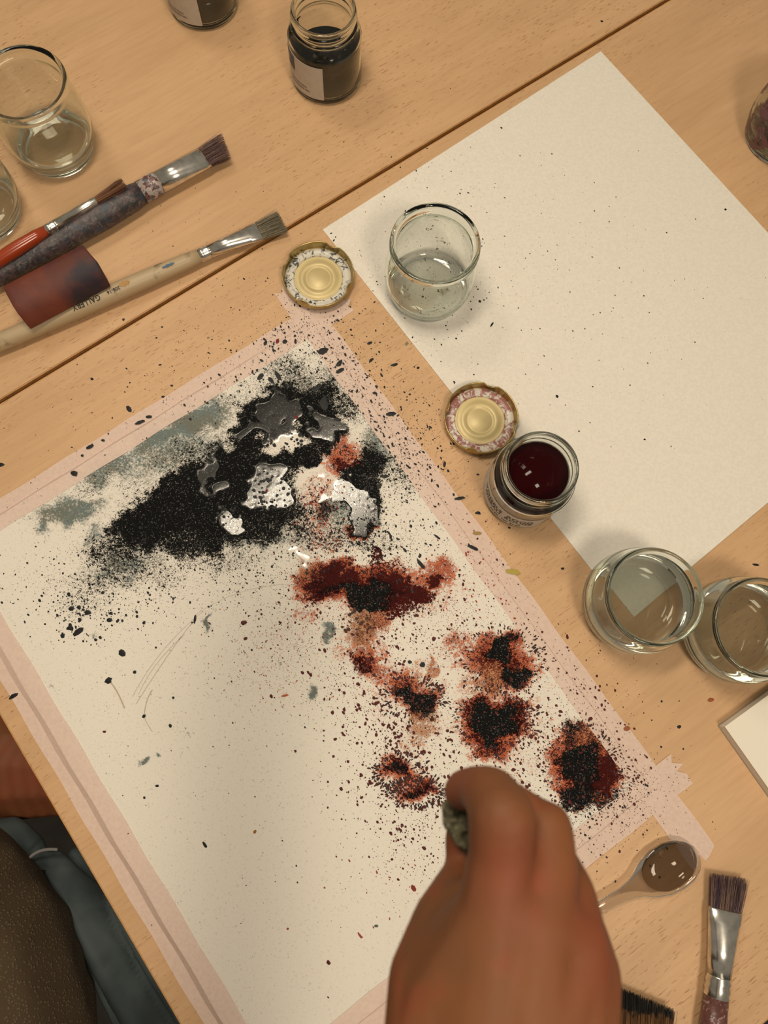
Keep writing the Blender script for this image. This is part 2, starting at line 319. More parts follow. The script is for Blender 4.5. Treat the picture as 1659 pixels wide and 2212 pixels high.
V = np.stack([Xw, Yw, Z], -1).reshape(-1, 3)
idx = np.arange(ns * nt).reshape(ns, nt)
Q = np.stack([idx[:-1, :-1], idx[1:, :-1], idx[1:, 1:], idx[:-1, 1:]], -1).reshape(-1, 4)
vv = V[Q[0]]; nz = np.cross(vv[1] - vv[0], vv[2] - vv[0])[2]
if nz < 0: Q = Q[:, ::-1]
# skirt down to the tabletop
ring = np.concatenate([idx[:, 0], idx[-1, 1:], idx[-2::-1, -1], idx[0, -2:0:-1]])
Vb = V[ring].copy(); Vb[:, 2] = .00015; nb = len(ring); base = len(V)
a_ = np.arange(nb); b_ = (a_ + 1) % nb
SK = np.stack([ring[a_], ring[b_], base + b_, base + a_], -1)
Pt = empty('painting', (O.x, O.y, 0), 0, 'large taped sheet with black, teal and rust-red ink splashes', 'painting')
Vl = np.concatenate([V, Vb]) - np.array([O.x, O.y, 0]); Qa = np.concatenate([Q, SK])
sheet = npobj('paper', Vl, Qa, M_painted, Pt)
def vcol(me, name, a, b, c_):
    at_ = me.color_attributes.new(name, 'FLOAT_COLOR', 'POINT')
    D = np.ones((len(me.vertices), 4), np.float32); n = a.size
    for i, ch in enumerate((a, b, c_)): D[:n, i] = ch.ravel(); D[n:, i] = 0
    at_.data.foreach_set('color', D.ravel())
vcol(sheet.data, 'ink', fK, fR, fO); vcol(sheet.data, 'wash', fT, fB, fW)
# ------------------------------------------------------------------ masking tape
tt = NT('masking_tape'); crn = tt.noise(tt.obj(), 350, 3, .6)
tt.P(Base_Color=tt.mix(tt.ramp(crn, .35, .65), (.80, .61, .53), (.85, .67, .585)), Roughness=.6, Alpha=.80)
tt.bump(crn, .25, .0003); M_tape = tt.m
TAPES = []
def tape(label, org, dr, nrm, s0, s1, a, b, zf, torn=(0, 0), extra=0.0, slope=.0010):
    n = max(8, int((s1 - s0) / .004)); V = []; Fs = []
    cols = [-a, -a * .5, -.0001, slope, slope + (b - slope) * .4, b]
    for i in range(n + 1):
        s = s0 + (s1 - s0) * i / n
        for j, cc in enumerate(cols):
            ss = s
            if i == 0 and torn[0]: ss += .003 * math.sin(j * 2.4) + .002 * (j % 2)
            if i == n and torn[1]: ss += .0035 * math.sin(j * 1.9 + 1) + .002 * (j % 2)
            p = org + dr * ss + nrm * (cc + .0004 * math.sin(s * 90 + j))
            on = cc < 0; z = zf(ss, cc) + .00035 + extra + (.00012 if cc < 0 else 0)
            V.append((p.x - org.x, p.y - org.y, z))
    m_ = len(cols)
    for i in range(n):
        for j in range(m_ - 1): Fs.append((i * m_ + j, i * m_ + j + 1, (i + 1) * m_ + j + 1, (i + 1) * m_ + j))
    o = obj('masking_tape', V, Fs, M_tape, None, False, (org.x, org.y, 0)); tag(o, label, 'tape', 'pink masking tape strips round the painting')
    TAPES.append((org, dr, nrm, s0, s1, a, b)); return o
def zedge(fs):
    def f(s, c_):
        zz = fs(s, c_); return zz if c_ < 0 else 0.0
    return f
inside = lambda s, t_: (s > -.0005) & (s < LS + .0005) & (t_ > -.0005) & (t_ < LT + .0005)
def zz(s, t_): return float(sheet_z(np.array(s), np.array(t_))) if inside(s, t_) else 0.0
C_T = O; dT = e2; C_L = O + e2 * LT
tape('pink masking tape strip along the upper left edge of the painting', O, e2, -e1, -.040, LT + .03, .0115, .0135, lambda s, c_: zz(-c_, s), (1, 1), .0, .0022)
tape('pink masking tape strip down the right edge of the painting, reaching past its lower corner', O, e1, -e2, -.042, LS + .062, .0115, .0145, lambda s, c_: zz(s, -c_), (1, 1), .0002)
tape('pink masking tape strip across the lower edge of the painting, torn end beside the spoon', O + e1 * LS, e2, e1, -.030, LT + .03, .0115, .0155, lambda s, c_: zz(LS - c_ * -1 if False else LS + c_, s), (1, 1), .0005)
tape('pink masking tape strip along the left edge of the painting beside the sitter', C_L, e1, e2, -.03, LS + .03, .0135, .0135, lambda s, c_: zz(s, LT + c_), (1, 1), .0007, .0048)
# ------------------------------------------------------------------ plain sheets
def line_x(a, b, c, d):
    a, b, c, d = [Vector((v.x, v.y)) for v in (a, b, c, d)]
    r, s = b - a, d - c; k = ((c - a).x * s.y - (c - a).y * s.x) / (r.x * s.y - r.y * s.x); return a + r * k
w0, w1, w3 = P(697, 497), P(1297, 112), P(1360, 1336)
w2 = line_x(P(1297, 112), P(1659, 505), P(1360, 1336), P(1659, 1085)); w2 = Vector((w2.x, w2.y, 0))
def slab(name, pts, z0, z1, mat, label, cat, n=1):
    c0 = pts[0]; V = [(p.x - c0.x, p.y - c0.y, z) for z in (z0, z1) for p in pts]
    o = obj(name, V, [(0, 1, 2, 3), (7, 6, 5, 4)] + [((k + 1) % 4, k, 4 + k, 4 + (k + 1) % 4) for k in range(4)], mat, None, False, (c0.x, c0.y, 0))
    return tag(o, label, cat)
blank = slab('drawing_paper', [w0, w1, w2, w3], .0002, .0009, Mp, 'large blank white sheet lightly speckled, under the dirty glass jar', 'paper')
h0 = .012
q0 = P(1567, 1570, z=h0); qa = P(1659, 1503, z=h0); qb = P(1659, 1712, z=h0)
da = (qa - q0).normalized(); db = Vector((da.y, -da.x, 0)); db = db if db.dot(qb - q0) > 0 else -db
pad = empty('sketch_pad', (q0.x, q0.y, 0), math.atan2(da.y, da.x), 'corner of a cream paper pad entering at the lower right edge', 'pad')
sgn = 1 if Vector((-da.y, da.x, 0)).dot(db) > 0 else -1
yy = sorted((0, sgn * .30))
obj('pages', *boxmesh(0, .21, *yy, .0015, h0 - .0008), Mp, pad, False)
obj('cover_sheet', *boxmesh(-.0003, .21, yy[0] - .0003, yy[1] + .0003, h0 - .0007, h0), simple('cream_paper', (.86, .80, .70), .6), pad, False)
obj('backing_board', *boxmesh(-.0005, .2105, yy[0] - .0005, yy[1] + .0005, .0001, .0014), simple('grey_board', (.35, .3, .24), .8), pad, False)
# ------------------------------------------------------------------ glass jars
def jar_profile(h, rim, body, base, squat=False):
    if squat:
        o_ = [(0, .0025), (base * .75, .0015), (base * .9, 0), (base, .001), (body * .96, .008), (body, .018), (body * .985, h * .55), (body * .90, h * .74), (rim * .955, h * .83), (rim * .97, h * .87), (rim, h * .91), (rim, h * .96), (rim * .975, h)]
        i_ = [(rim * .93, h * .995), (rim * .895, h * .95), (rim * .88, h * .84), (body * .84, h * .70), (body * .925, h * .50), (body * .93, .018), (body * .84, .0085), (base * .6, .006), (0, .0058)]
    else:
        o_ = [(0, .0025), (base * .75, .0015), (base * .9, 0), (base, .0008), (base * 1.06, .006), (body, h * .28), (body * .995, h * .52), (body * .95, h * .70), (rim * .94, h * .82), (rim * .93, h * .86), (rim * .985, h * .895), (rim, h * .93), (rim * .99, h * .98), (rim * .965, h)]
        i_ = [(rim * .90, h * .995), (rim * .865, h * .95), (rim * .855, h * .86), (rim * .865, h * .80), (body * .88, h * .68), (body * .93, h * .50), (body * .93, h * .27), (base * .95, .010), (base * .7, .0062), (0, .006)]
    return smooth_prof(o_, 3) + smooth_prof(i_, 3)
def jar(base_px, h, rim, body, base, label, mat=None, squat=False, water=None, z=0.0, debris=None):
    p = P(*base_px, z=z); t_ = empty('glass_jar', p, 0, label, 'jar')
    obj('jar_body', *lathe(jar_profile(h, rim, body, base, squat), 96), mat or M_glass, t_)
    if water:
        w = water; r0 = (body * (.93 if w > .012 else .90)) - .0002
        pr = [(0, .0064), (base * .6, .0066), (body * .82, .0092), (r0, .0185), (r0, w), (r0 - .001, w - .0003), (0.00001, w - .0003)] if squat else [(0, .0066), (base * .7, .0069), (base * .93, .0105), (base * .98, w), (base * .96, w - .0003), (0.00001, w - .0003)]
        obj('water', *lathe([(max(a, 1e-5), b) for a, b in pr], 64), M_water, t_)
    return t_
zs = .0009
jar((923, 623), .0745, .0373, .0390, .0335, 'clear glass jar with dirty scratched inside standing on the blank sheet', M_glassd, z=zs)
jar((126, 319), .0805, .0373, .0390, .0325, 'clear glass jar with a little water beside the thick brush', None, water=.0135)
jar((-35, 458), .0745, .0373, .0390, .0335, 'clear glass jar cut by the left picture edge, below the other clear jar', M_glass)
jar((1357, 1304), .0600, .0377, .0425, .0350, 'squat round glass jar of water over the lower corner of the blank sheet', M_glass, True, .034, z=zs)
jar((1569, 1364), .0600, .0377, .0425, .0350, 'squat round glass jar of water at the right edge, behind the other squat jar', M_glass, True, .034)
jar((1683, 296), .0745, .0373, .0390, .0335, 'glass jar stained with dried purple paint at the upper right edge', M_glassp)
# ------------------------------------------------------------------ lettering
def text_geo(txt, size, align='LEFT'):
    cu = bpy.data.curves.new('t', 'FONT'); cu.body = txt; cu.size = size; cu.align_x = align; cu.resolution_u = 2; cu.offset = size * .018
    to = bpy.data.objects.new('t', cu); COL.objects.link(to)
    dg = bpy.context.evaluated_depsgraph_get(); dg.update()
    me = bpy.data.meshes.new_from_object(to.evaluated_get(dg))
    V = [tuple(v.co) for v in me.vertices]; Fs = [tuple(p.vertices) for p in me.polygons]
    bpy.data.objects.remove(to); bpy.data.curves.remove(cu); bpy.data.meshes.remove(me)
    return V, Fs
def wrap(V, R, th0, z0): return [(R * math.cos(th0 + x / R), R * math.sin(th0 + x / R), z0 + y) for x, y, _ in V]
# ------------------------------------------------------------------ ink bottles
def ink_bottle(base_px, label, ink_mat, level, film, kind, z=0.0, rz=0):
    t_ = empty('ink_bottle', P(*base_px, z=z), rz, label, 'bottle')
    h = .076; R = .0335
    out = [(0, .002), (.024, .001), (.029, 0), (.0315, .0012), (.0332, .005), (R, .010), (R, .046), (.0328, .051), (.0300, .0555), (.0280, .058), (.0278, .060), (.0298, .0625), (.0298, .064), (.0280, .066), (.0280, .068), (.0294, .0698), (.0290, .0715), (.0281, .073), (.0284, .0755), (.0270, .0762)]
    inn = [(.0256, .0755), (.0252, .070), (.0252, .060), (.0262, .056), (.0295, .051), (.0312, .046), (.0312, .010), (.029, .006), (.022, .0045), (0, .0045)]
    obj('bottle_body', *lathe(smooth_prof(out, 3) + smooth_prof(inn, 3), 96), M_glass, t_)
    lv = level; r = .0309
    pr = [(1e-5, .0049), (.022, .0049), (.0288, .0063), (r, .0105), (r, min(lv, .046))]
    if lv > .051: pr += [(.0284, .0503), (.0252, .0552), (.0246, .059), (.0246, lv), (1e-5, lv)]
    elif lv > .046: pr += [(.0300, lv), (1e-5, lv)]
    else: pr += [(1e-5, lv)]
    obj('ink', *lathe(pr, 72), ink_mat, t_)
    if film:
        V = []; Fs = []; pf = [(r, lv + .0004), (r, .046), (.0291, .0512), (.0262, .0555), (.0255, .0555), (.0284, .0508), (.0303, .0455), (.0303, lv + .0004)]; n = 60
        for i in range(n + 1):
            th = math.radians(-205 + 225 * i / n)
            for j, (a_, b_) in enumerate(pf):
                zc = b_ if j in (0, 7) else lv + .0004 + (b_ - lv - .0004) * (.93 + .07 * math.sin(i * .9) * math.sin(i * .37))
                V.append((a_ * math.cos(th), a_ * math.sin(th), zc))
        k8 = len(pf); Fs = [(i * k8 + j, (i + 1) * k8 + j, (i + 1) * k8 + (j + 1) % k8, i * k8 + (j + 1) % k8) for i in range(n) for j in range(k8)]
        obj('ink_film', V, Fs, film, t_)
    # label
    d = math.radians
    th1, th0, z0, z1 = (d(-84), d(-212), .008, .0455) if kind == 'black' else (d(-62), d(-205), .009, .035)
    V = []; Fs = []; n = 40
    for i in range(n + 1):
        th = th0 + (th1 - th0) * i / n
        for rr, zq in ((R + .0001, z0), (R + .0003, z0), (R + .0003, z1), (R + .0001, z1)): V.append((rr * math.cos(th), rr * math.sin(th), zq))
    for i in range(n):
        for j in range(4): Fs.append((4 * i + j, 4 * (i + 1) + j, 4 * (i + 1) + (j + 1) % 4, 4 * i + (j + 1) % 4))
    Fs += [(0, 1, 2, 3), (4 * n + 3, 4 * n + 2, 4 * n + 1, 4 * n)]
    lb = obj('label', V, Fs, M_label, t_, False)
    Rt = R + .00045
    def patch(name, ta, tb, za, zb_, mat):
        V = []; n = 10
        for i in range(n + 1):
            th = ta + (tb - ta) * i / n
            for zq in (za, zb_): V.append((Rt * math.cos(th), Rt * math.sin(th), zq))
        obj(name, V, [(2 * i, 2 * i + 2, 2 * i + 3, 2 * i + 1) for i in range(n)], mat, lb, False)
    if kind == 'black':
        patch('picture', d(-190), d(-136), .028, .0440, simple('blue_print', (.03, .035, .10), .5, var=.5, vscale=150))
        Rt += .0001; patch('picture', d(-180), d(-150), .032, .040, simple('pale_print', (.32, .26, .22), .5)); patch('picture', d(-190), d(-136), .028, .0305, simple('brown_print', (.10, .06, .03), .5))
        for k, (tx, zq) in enumerate((('Encre de Chine', .0175), ('Oostindische inkt', .0140))):
            V, Fs = text_geo(tx, .0032); obj('lettering', wrap(V, Rt, d(-146), zq), Fs, M_printg, lb, False)
    else:
        for tx, zq, sz in (('VOGELS  ROOD', .0245, .0078), ('OISEAU  ROUGE', .0185, .0072), ('30 ML  NR. 22.60', .0118, .0042)):
            V, Fs = text_geo(tx, sz); wd = max(v[0] for v in V); end = d(-76) if sz > .005 else d(-90)
            obj('lettering', wrap(V, Rt, end - wd / Rt, zq), Fs, M_print, lb, False)
        patch('rule_line', d(-200), d(-66), .0165, .0167, M_print)
    return t_
ink_bottle((706, 165), 'open bottle of black ink, white label with small blue picture', M_ink, .027, M_film, 'black')
ink_bottle((441, 8), 'bottle of black ink cut by the top edge, left of the open bottle', M_ink, .029, M_film, 'black', rz=math.radians(6))
ink_bottle((1126, 1060), 'open bottle of dark red ink with lettered label beside the gold lid', M_redink, .060, None, 'red', z=.0002)
# ------------------------------------------------------------------ lids
def lid(px_, label, ang0, stain, dens, z=0.0):
    t_ = empty('jar_lid', P(*px_, z=z), 0, label, 'lid', 'open gold jar lids')
    R = .0322; hh = .0105; lugs = [ang0 + k * math.pi / 2 for k in range(4)]
    def mod(a, r, zq):
        if zq < hh * .55 or r < R * .8: return 1
        s = 0
        for l in lugs:
            d_ = (a - l + math.pi) % (2 * math.pi) - math.pi; s = max(s, math.exp(-(d_ / .15) ** 4))
        k = (zq - hh * .55) / (hh * .45)
        return 1 - .075 * s * k
    prof = smooth_prof([(.022, 0.0), (.028, .0004), (.0305, .0015), (.0312, .003), (R * .985, hh * .7), (R, hh * .9), (R * .995, hh), (R * .975, hh * 1.02), (R * .955, hh * .96), (R * .95, hh * .80), (R * .935, .003), (.0292, .0022)], 3)
    obj('tin_shell', *lathe(prof, 160, mod), M_gold, t_)
    inner = [(1e-5, .0024), (.0095, .0024), (.0104, .0018), (.0118, .0018), (.0125, .0026), (.0160, .0029), (.0168, .0021), (.0205, .0021), (.0222, .0024), (.0222, .0009), (1e-5, .0009)]
    obj('inner_panel', *lathe(inner, 96), M_cream, t_)
    g = NT('white_sealing_ring'); n = g.noise(g.obj(), 170, 5, .7, .8)
    msk = g.ramp(n, 1 - dens, 1 - dens + .1); sep = g.add('ShaderNodeSeparateXYZ', Vector=g.obj())
    fadev = g.ramp(sep.outputs[0] if stain[0] > .1 else g.math('MULTIPLY', sep.outputs[0], -1), -.03, .02) if False else 1.0
    g.P(Base_Color=g.mix(msk, (.66, .63, .56), stain), Roughness=.4)
    obj('sealing_ring', *lathe(smooth_prof([(.0215, .0022), (.0225, .0036), (.0240, .0034), (.0262, .0040), (.0285, .0034), (.0297, .0024)], 3), 96), g.m, t_)
    return t_
lid((688, 604), 'open gold jar lid with black ink stains on its white ring, on the masking tape', math.radians(75), (.03, .035, .04), .50, .0006)
lid((1036, 910), 'open gold jar lid with reddish ink stains, touching the red ink bottle', math.radians(82), (.32, .13, .12), .56, .0009)
# ------------------------------------------------------------------ brushes
def bristles(parent, x_tip, x_root, hw_t, hw_r, hz, zc, n, mats, curl=0.0, name='bristles', rag=.004, skew=0.0, th=.00022):
    V = []; Fs = []; MI = []
    for i in range(n):
        a = random.uniform(-1, 1); b = random.uniform(-1, 1)
        y0 = a * hw_r * .95; z0 = zc + b * hz * .9 * math.sqrt(max(0, 1 - a * a * .7))
        y1 = a * hw_t + random.gauss(0, hw_t * .06) ; z1 = max(.0004, zc + b * hz * 1.0 + random.gauss(0, .0004))
        xt = x_tip + random.random() ** 2 * rag + skew * a
        pts = []
        for k in range(4):
            s = k / 3; yk = y0 + (y1 - y0) * s + curl * s * s; pts.append((x_root + (xt - x_root) * s, yk, z0 + (z1 - z0) * s))
        b0 = len(V)
        for k, (x, y, z) in enumerate(pts):
            w = th * (1 - .6 * k / 3)
            V += [(x, y - w, z), (x, y + w, z), (x, y, z + 1.4 * w)]
        for k in range(3):
            for j in range(3): Fs.append((b0 + 3 * k + j, b0 + 3 * k + (j + 1) % 3, b0 + 3 * k + 3 + (j + 1) % 3, b0 + 3 * k + 3 + j)); MI.append(i % len(mats))
    o = obj(name, V, Fs, mats, parent, True); o.data.polygons.foreach_set('material_index', MI)
    return o
def brush_frame(name, tip, tail, z, label, group=None):
    a = P(*tip, z=z); b = P(*tail, z=z); d = b - a
    t_ = empty(name, (a.x, a.y, 0), math.atan2(d.y, d.x), label, 'brush', group)
    return t_, (lambda x, y: (P(x, y, z=z) - a).length)
def crusty(name, cols, scale=120, rough=.45):
    g = NT(name); o = g.obj(); n1 = g.noise(o, scale, 3, .6, 1.0); n2 = g.noise(g.mapping(o, loc=(5, 2, 1)), scale * 1.4, 3, .6, 1.0); n3 = g.noise(g.mapping(o, loc=(1, 7, 3)), scale * .7, 3, .6)
    c = g.mix(g.ramp(n1, .46, .54), cols[0], cols[1]); c = g.mix(g.ramp(n2, .56, .62), c, cols[2]); c = g.mix(g.ramp(n3, .58, .63), c, cols[3])
    g.P(Base_Color=c, Roughness=rough); g.bump(n2, .5, .001); return g.m
def ferrule(parent, xs, name='ferrule', n=32, mat=None, power=1.0): return obj(name, *loft(xs, n, power), mat or M_tin, parent)
# thick brush
t_, D = brush_frame('paint_brush', (489, 312), (-60, 624), .013, 'thick paint-crusted brush with mauve bristles, under the red handled brush')
x1, x2, x3, x4 = D(443, 338), D(342, 396), D(305, 416), D(-60, 624)
bristles(t_, 0, x1 + .003, .0115, .0105, .005, .012, 420, [simple('mauve_bristle', (.16, .085, .085), .6), simple('brown_bristle', (.09, .045, .04), .6), simple('pale_bristle', (.25, .15, .13), .6)], rag=.006, skew=.003)
ferrule(t_, [(x1, .0112, .0045, .012), (x1 + .004, .0112, .0052, .0125), (x1 + (x2 - x1) * .6, .0105, .0085, .013), (x2, .0100, .0100, .013)])
MC = crusty('crusted_ferrule', [(.42, .36, .34), (.12, .05, .05), (.10, .14, .18), (.40, .32, .30)], 180, .3)
ferrule(t_, [(x2, .0102, .0102, .013), (x2 + .003, .0106, .0106, .013), (x2 + .005, .0100, .01, .013), (x2 + .008, .0108, .0108, .013), (x2 + .010, .0102, .0102, .013), (x3, .0104, .0104, .013)], 'crimped_collar', mat=MC)
MH = crusty('crusted_handle', [(.035, .032, .038), (.085, .055, .06), (.11, .10, .10), (.04, .05, .075)], 130)
obj('handle', *loft([(x3, .0100, .0100, .013), (x3 + .01, .0115, .0112, .013), (x3 + .04, .0128, .0125, .0132), (x3 + .09, .0120, .0118, .0132), (x3 + .14, .0098, .0098, .0125), (x4, .0075, .0075, .011), (x4 + .02, .004, .004, .009)], 32), MH, t_)
# long flat brush
t_, D = brush_frame('paint_brush', (611, 475), (-60, 765), .009, 'long flat brush with cream handle and grey bristles, lettered shaft across the groove')
x1, x2, x3, x4 = D(560, 497), D(452, 543), D(430, 553), D(-70, 768)
bristles(t_, 0, x1 + .003, .0112, .0090, .0028, .007, 420, [simple('grey_bristle', (.20, .17, .11), .6), simple('dark_bristle', (.12, .10, .07), .6), simple('light_bristle', (.33, .28, .19), .6)], rag=.003)
ferrule(t_, [(x1, .0090, .0030, .0075), (x1 + .001, .0094, .0034, .0078), (x1 + .010, .0088, .0044, .008), (x1 + .011, .0084, .0046, .008), (x1 + (x2 - x1) * .6, .0066, .0060, .0085), (x2, .0060, .0060, .009)])
ferrule(t_, [(x2, .0061, .0061, .009), (x2 + .001, .0056, .0056, .009), (x2 + .003, .0064, .0064, .009), (x2 + .0045, .0057, .0057, .009), (x2 + .006, .0064, .0064, .009), (x3, .0060, .0060, .009)], 'crimped_collar')
g = NT('bare_wood_handle'); n = g.noise(g.mapping(g.obj(), (20, 200, 200)), 1, 3); n2 = g.noise(g.obj(), 70, 3)
g.P(Base_Color=g.mix(g.ramp(n2, .6, .72), g.mix(n, (.40, .30, .18), (.52, .40, .25)), (.22, .17, .11)), Roughness=.45)
hh_ = obj('handle', *loft([(x3, .0060, .0060, .009), (x3 + .01, .0068, .0068, .009), (x3 + .05, .0078, .0078, .0092), (x3 + .12, .0084, .0084, .0092), (x3 + .18, .0078, .0078, .009), (x4, .0066, .0066, .0085), (x4 + .02, .005, .005, .008)], 32), g.m, t_)
def on_handle(txt, px_a, size, yoff=-.001, rz=0):
    V, Fs = text_geo(txt, size); xa_ = D(*px_a); out = []
    for x, y, _ in V:      # runs towards the tail, read from the far side
        yl = y + yoff; R_ = .0088
        out.append((xa_ + x, yl, .0092 + math.sqrt(max(1e-8, R_ ** 2 - yl ** 2)) + .0001))
    return obj('lettering', out, Fs, M_print, hh_, False)
on_handle('GALLERY', (219, 642), .0062, .0012)
on_handle('308-14', (262, 624), .0042, .0012)
def smear(pa, pb, w, mat, yo):
    xa_, xb_ = D(*pa), D(*pb); V = []; n = 8
    for i in range(n + 1):
        f = i / n; x = xa_ + (xb_ - xa_) * f; ww = w * math.sin(math.pi * (.1 + .8 * f)) * (1 + .3 * math.sin(i * 2.3))
        for y in (yo - ww, yo + ww): V.append((x, y, .0092 + math.sqrt(max(1e-8, .00835 ** 2 - y * y)) + .00005))
    obj('paint_smear', V, [(2 * i, 2 * i + 1, 2 * i + 3, 2 * i + 2) for i in range(n)], mat, hh_)
smear((262, 625), (284, 614), .0022, simple('ochre_paint', (.42, .22, .05), .5), .0010)
smear((352, 583), (378, 571), .0010, simple('blue_paint', (.02, .10, .22), .5), .0015)
# small red brush
t_, D = brush_frame('paint_brush', (270, 396), (-60, 594), .027, 'thin brush with glossy red handle and brown bristles')
for_red = t_; t_.location.z = .0150
x1, x2, x3, x4 = D(209, 434), D(122, 487), D(101, 499), D(-60, 594)
bristles(t_, 0, x1 + .003, .0050, .0030, .0026, .012, 260, [simple('sable_bristle', (.22, .08, .02), .5), simple('dark_sable', (.10, .035, .015), .5)], rag=.006, curl=-.001)
ferrule(t_, [(x1, .0032, .003, .012), (x1 + .001, .0035, .0034, .012), (x2, .0044, .0044, .0118)])
ferrule(t_, [(x2, .0045, .0045, .0118), (x2 + .0012, .0041, .0041, .0118), (x2 + .003, .0048, .0048, .0118), (x2 + .0045, .0042, .0042, .0118), (x2 + .006, .0049, .0049, .0118), (x3, .0046, .0046, .0118)], 'crimped_collar')
obj('handle', *loft([(x3, .0046, .0046, .0118), (x3 + .01, .0056, .0056, .0118), (x3 + .03, .0062, .0062, .0115), (x3 + .06, .0056, .0056, .0105), (x4, .0045, .0045, .0095), (x4 + .02, .0025, .0025, .008)], 28), simple('red_lacquer', (.33, .045, .012), .18), t_)
# purple brush
t_, D = brush_frame('paint_brush', (1578, 1893), (1530, 2300), .010, 'flat brush with purple bristles and steel ferrule at the lower right')
x1, x2, x3, x4 = D(1570, 1966), D(1550, 2106), D(1545, 2152), D(1530, 2300)
bristles(t_, 0, x1 + .003, .0135, .0125, .0035, .008, 520, [simple('purple_bristle', (.075, .04, .062), .55), simple('violet_bristle', (.12, .07, .10), .55), simple('tan_bristle', (.28, .17, .11), .55)], rag=.004, skew=-.001)
ferrule(t_, [(x1, .0126, .0040, .0085), (x1 + .001, .0130, .0045, .0088), (x1 + .009, .0126, .0056, .009), (x1 + .010, .0122, .0058, .009), (x1 + (x2 - x1) * .6, .0102, .0078, .0095), (x2, .0088, .0085, .010)])
ferrule(t_, [(x2, .0088, .0088, .010), (x2 + .001, .0083, .0083, .010), (x2 + .004, .0093, .0093, .010), (x2 + .006, .0084, .0084, .010), (x2 + .009, .0094, .0094, .010), (x2 + .011, .0086, .0086, .010), (x2 + .014, .0092, .0092, .010), (x3, .0088, .0088, .010)], 'crimped_collar')
obj('handle', *loft([(x3, .0087, .0087, .010), (x3 + .02, .0095, .0095, .010), (x4, .0085, .0085, .010), (x4 + .06, .006, .006, .0085)], 28), crusty('mauve_handle', [(.14, .055, .045), (.12, .045, .04), (.33, .22, .22), (.16, .07, .06)], 150, .3), t_)
# wide varnish brush at the bottom edge
t_, D = brush_frame('paint_brush', (1397, 2158), (1385, 2420), .012, 'wide brush of brown bristles with black tips at the bottom edge')
g = NT('black_tipped_bristle'); sx = g.add('ShaderNodeSeparateXYZ', Vector=g.obj()); nn = g.noise(g.obj(), 250, 2)
g.P(Base_Color=g.mix(g.ramp(g.math('ADD', sx.outputs[0], g.math('MULTIPLY', g.math('SUBTRACT', nn, .5), .012)), .008, .011), (.008, .007, .007), g.mix(g.ramp(g.noise(g.mapping(g.obj(), (30, 900, 900)), 1, 2), .35, .65), (.10, .045, .015), (.30, .14, .05))), Roughness=.5)
bristles(t_, 0, .052, .0205, .0185, .0045, .011, 950, [g.m], rag=.003, skew=.005)
ferrule(t_, [(.050, .0190, .0052, .011), (.051, .0198, .0058, .011), (.075, .0198, .0062, .011)], power=.6)
obj('handle', *loft([(.075, .0195, .0058, .011), (.085, .0190, .006, .011), (.12, .010, .006, .011), (.19, .011, .005, .011), (.20, .004, .003, .011)], 28), simple('varnished_wood', (.35, .17, .06), .3, var=.15), t_)
# ------------------------------------------------------------------ dark red block
g = NT('stained_red_lacquer'); n = g.noise(g.obj(), 28, 3, .6); sx = g.add('ShaderNodeSeparateXYZ', Vector=g.obj())
dk = g.math('MULTIPLY', g.ramp(sx.outputs[0], .030, .046), g.ramp(n, .35, .6))
cc = g.mix(g.ramp(n, .3, .7), (.10, .018, .010), (.16, .032, .014)); cc = g.mix(dk, cc, (.018, .010, .020))
g.P(Base_Color=cc, Roughness=.6); g.bump(g.noise(g.obj(), 300, 3), .15, .0004)
zb = .040
b0 = P(4, 612, z=zb); b1 = P(172, 524, z=zb); dx = (b1 - b0); L_ = dx.length; dx.normalize(); dn = Vector((dx.y, -dx.x, 0))
blk = empty('wooden_block', (b0.x, b0.y, 0), math.atan2(dx.y, dx.x), 'dark red block stained with blue-black ink, resting over the thick brush handle', 'block')
prof = [(0, .036), (-.004, .040), (-.012, .0415), (-.030, .0395), (-.038, .0360), (-.0445, .029), (-.0475, .022), (-.0475, .019), (-.040, .021), (-.020, .0265), (-.004, .0285), (0, .031)]
V = []; n = 14
for i in range(n + 1):
    f = i / n
    for (y, z) in prof:
        y *= .76
        V.append((L_ * f + .004 * math.sin(math.pi * min(1, -y / .047)) * (1 if f > .5 else -.5) * abs(2 * f - 1) , y, z))
npf = len(prof)
Fs = [(i * npf + j, i * npf + (j + 1) % npf, (i + 1) * npf + (j + 1) % npf, (i + 1) * npf + j) for i in range(n) for j in range(npf)]
Fs += [tuple(reversed(range(npf))), tuple(range(n * npf, (n + 1) * npf))]
bb = obj('block_body', V, Fs, g.m, blk, True); bevel(bb, .001, 2)
# ------------------------------------------------------------------ plastic spoon
sp0 = P(1506, 1840, z=.006); sp1 = P(1300, 1952, z=.006); d = sp1 - sp0
spn = empty('plastic_spoon', (sp0.x, sp0.y, 0), math.atan2(d.y, d.x), 'clear plastic spoon lying between the masking tape and the hand', 'spoon')
st_ = [(0, .0006, .009), (.0012, .0060, .0085), (.005, .0118, .0078), (.012, .0162, .0070), (.022, .0182, .0064), (.034, .0176, .0066), (.045, .0140, .0070), (.053, .0090, .0078), (.060, .0064, .0088), (.068, .0050, .0095), (.085, .0040, .0095), (.12, .0040, .0090), (.145, .0048, .0080)]
dep = [0, .0008, .0022, .0046, .0054, .0046, .0028, .0014, .0012, .0012, .0012, .0010, .0008]
V = []; Fs = []; nn_ = 17
for lay in (0, 1):
    for (x, hw, z), dp in zip(st_, dep):
        for k in range(nn_):
            a = -1 + 2 * k / (nn_ - 1)
            V.append((x, hw * a * (1 - .0 * lay), z - dp * (1 - a * a) - (.0010 if lay else 0)))
ns_ = len(st_); off = ns_ * nn_
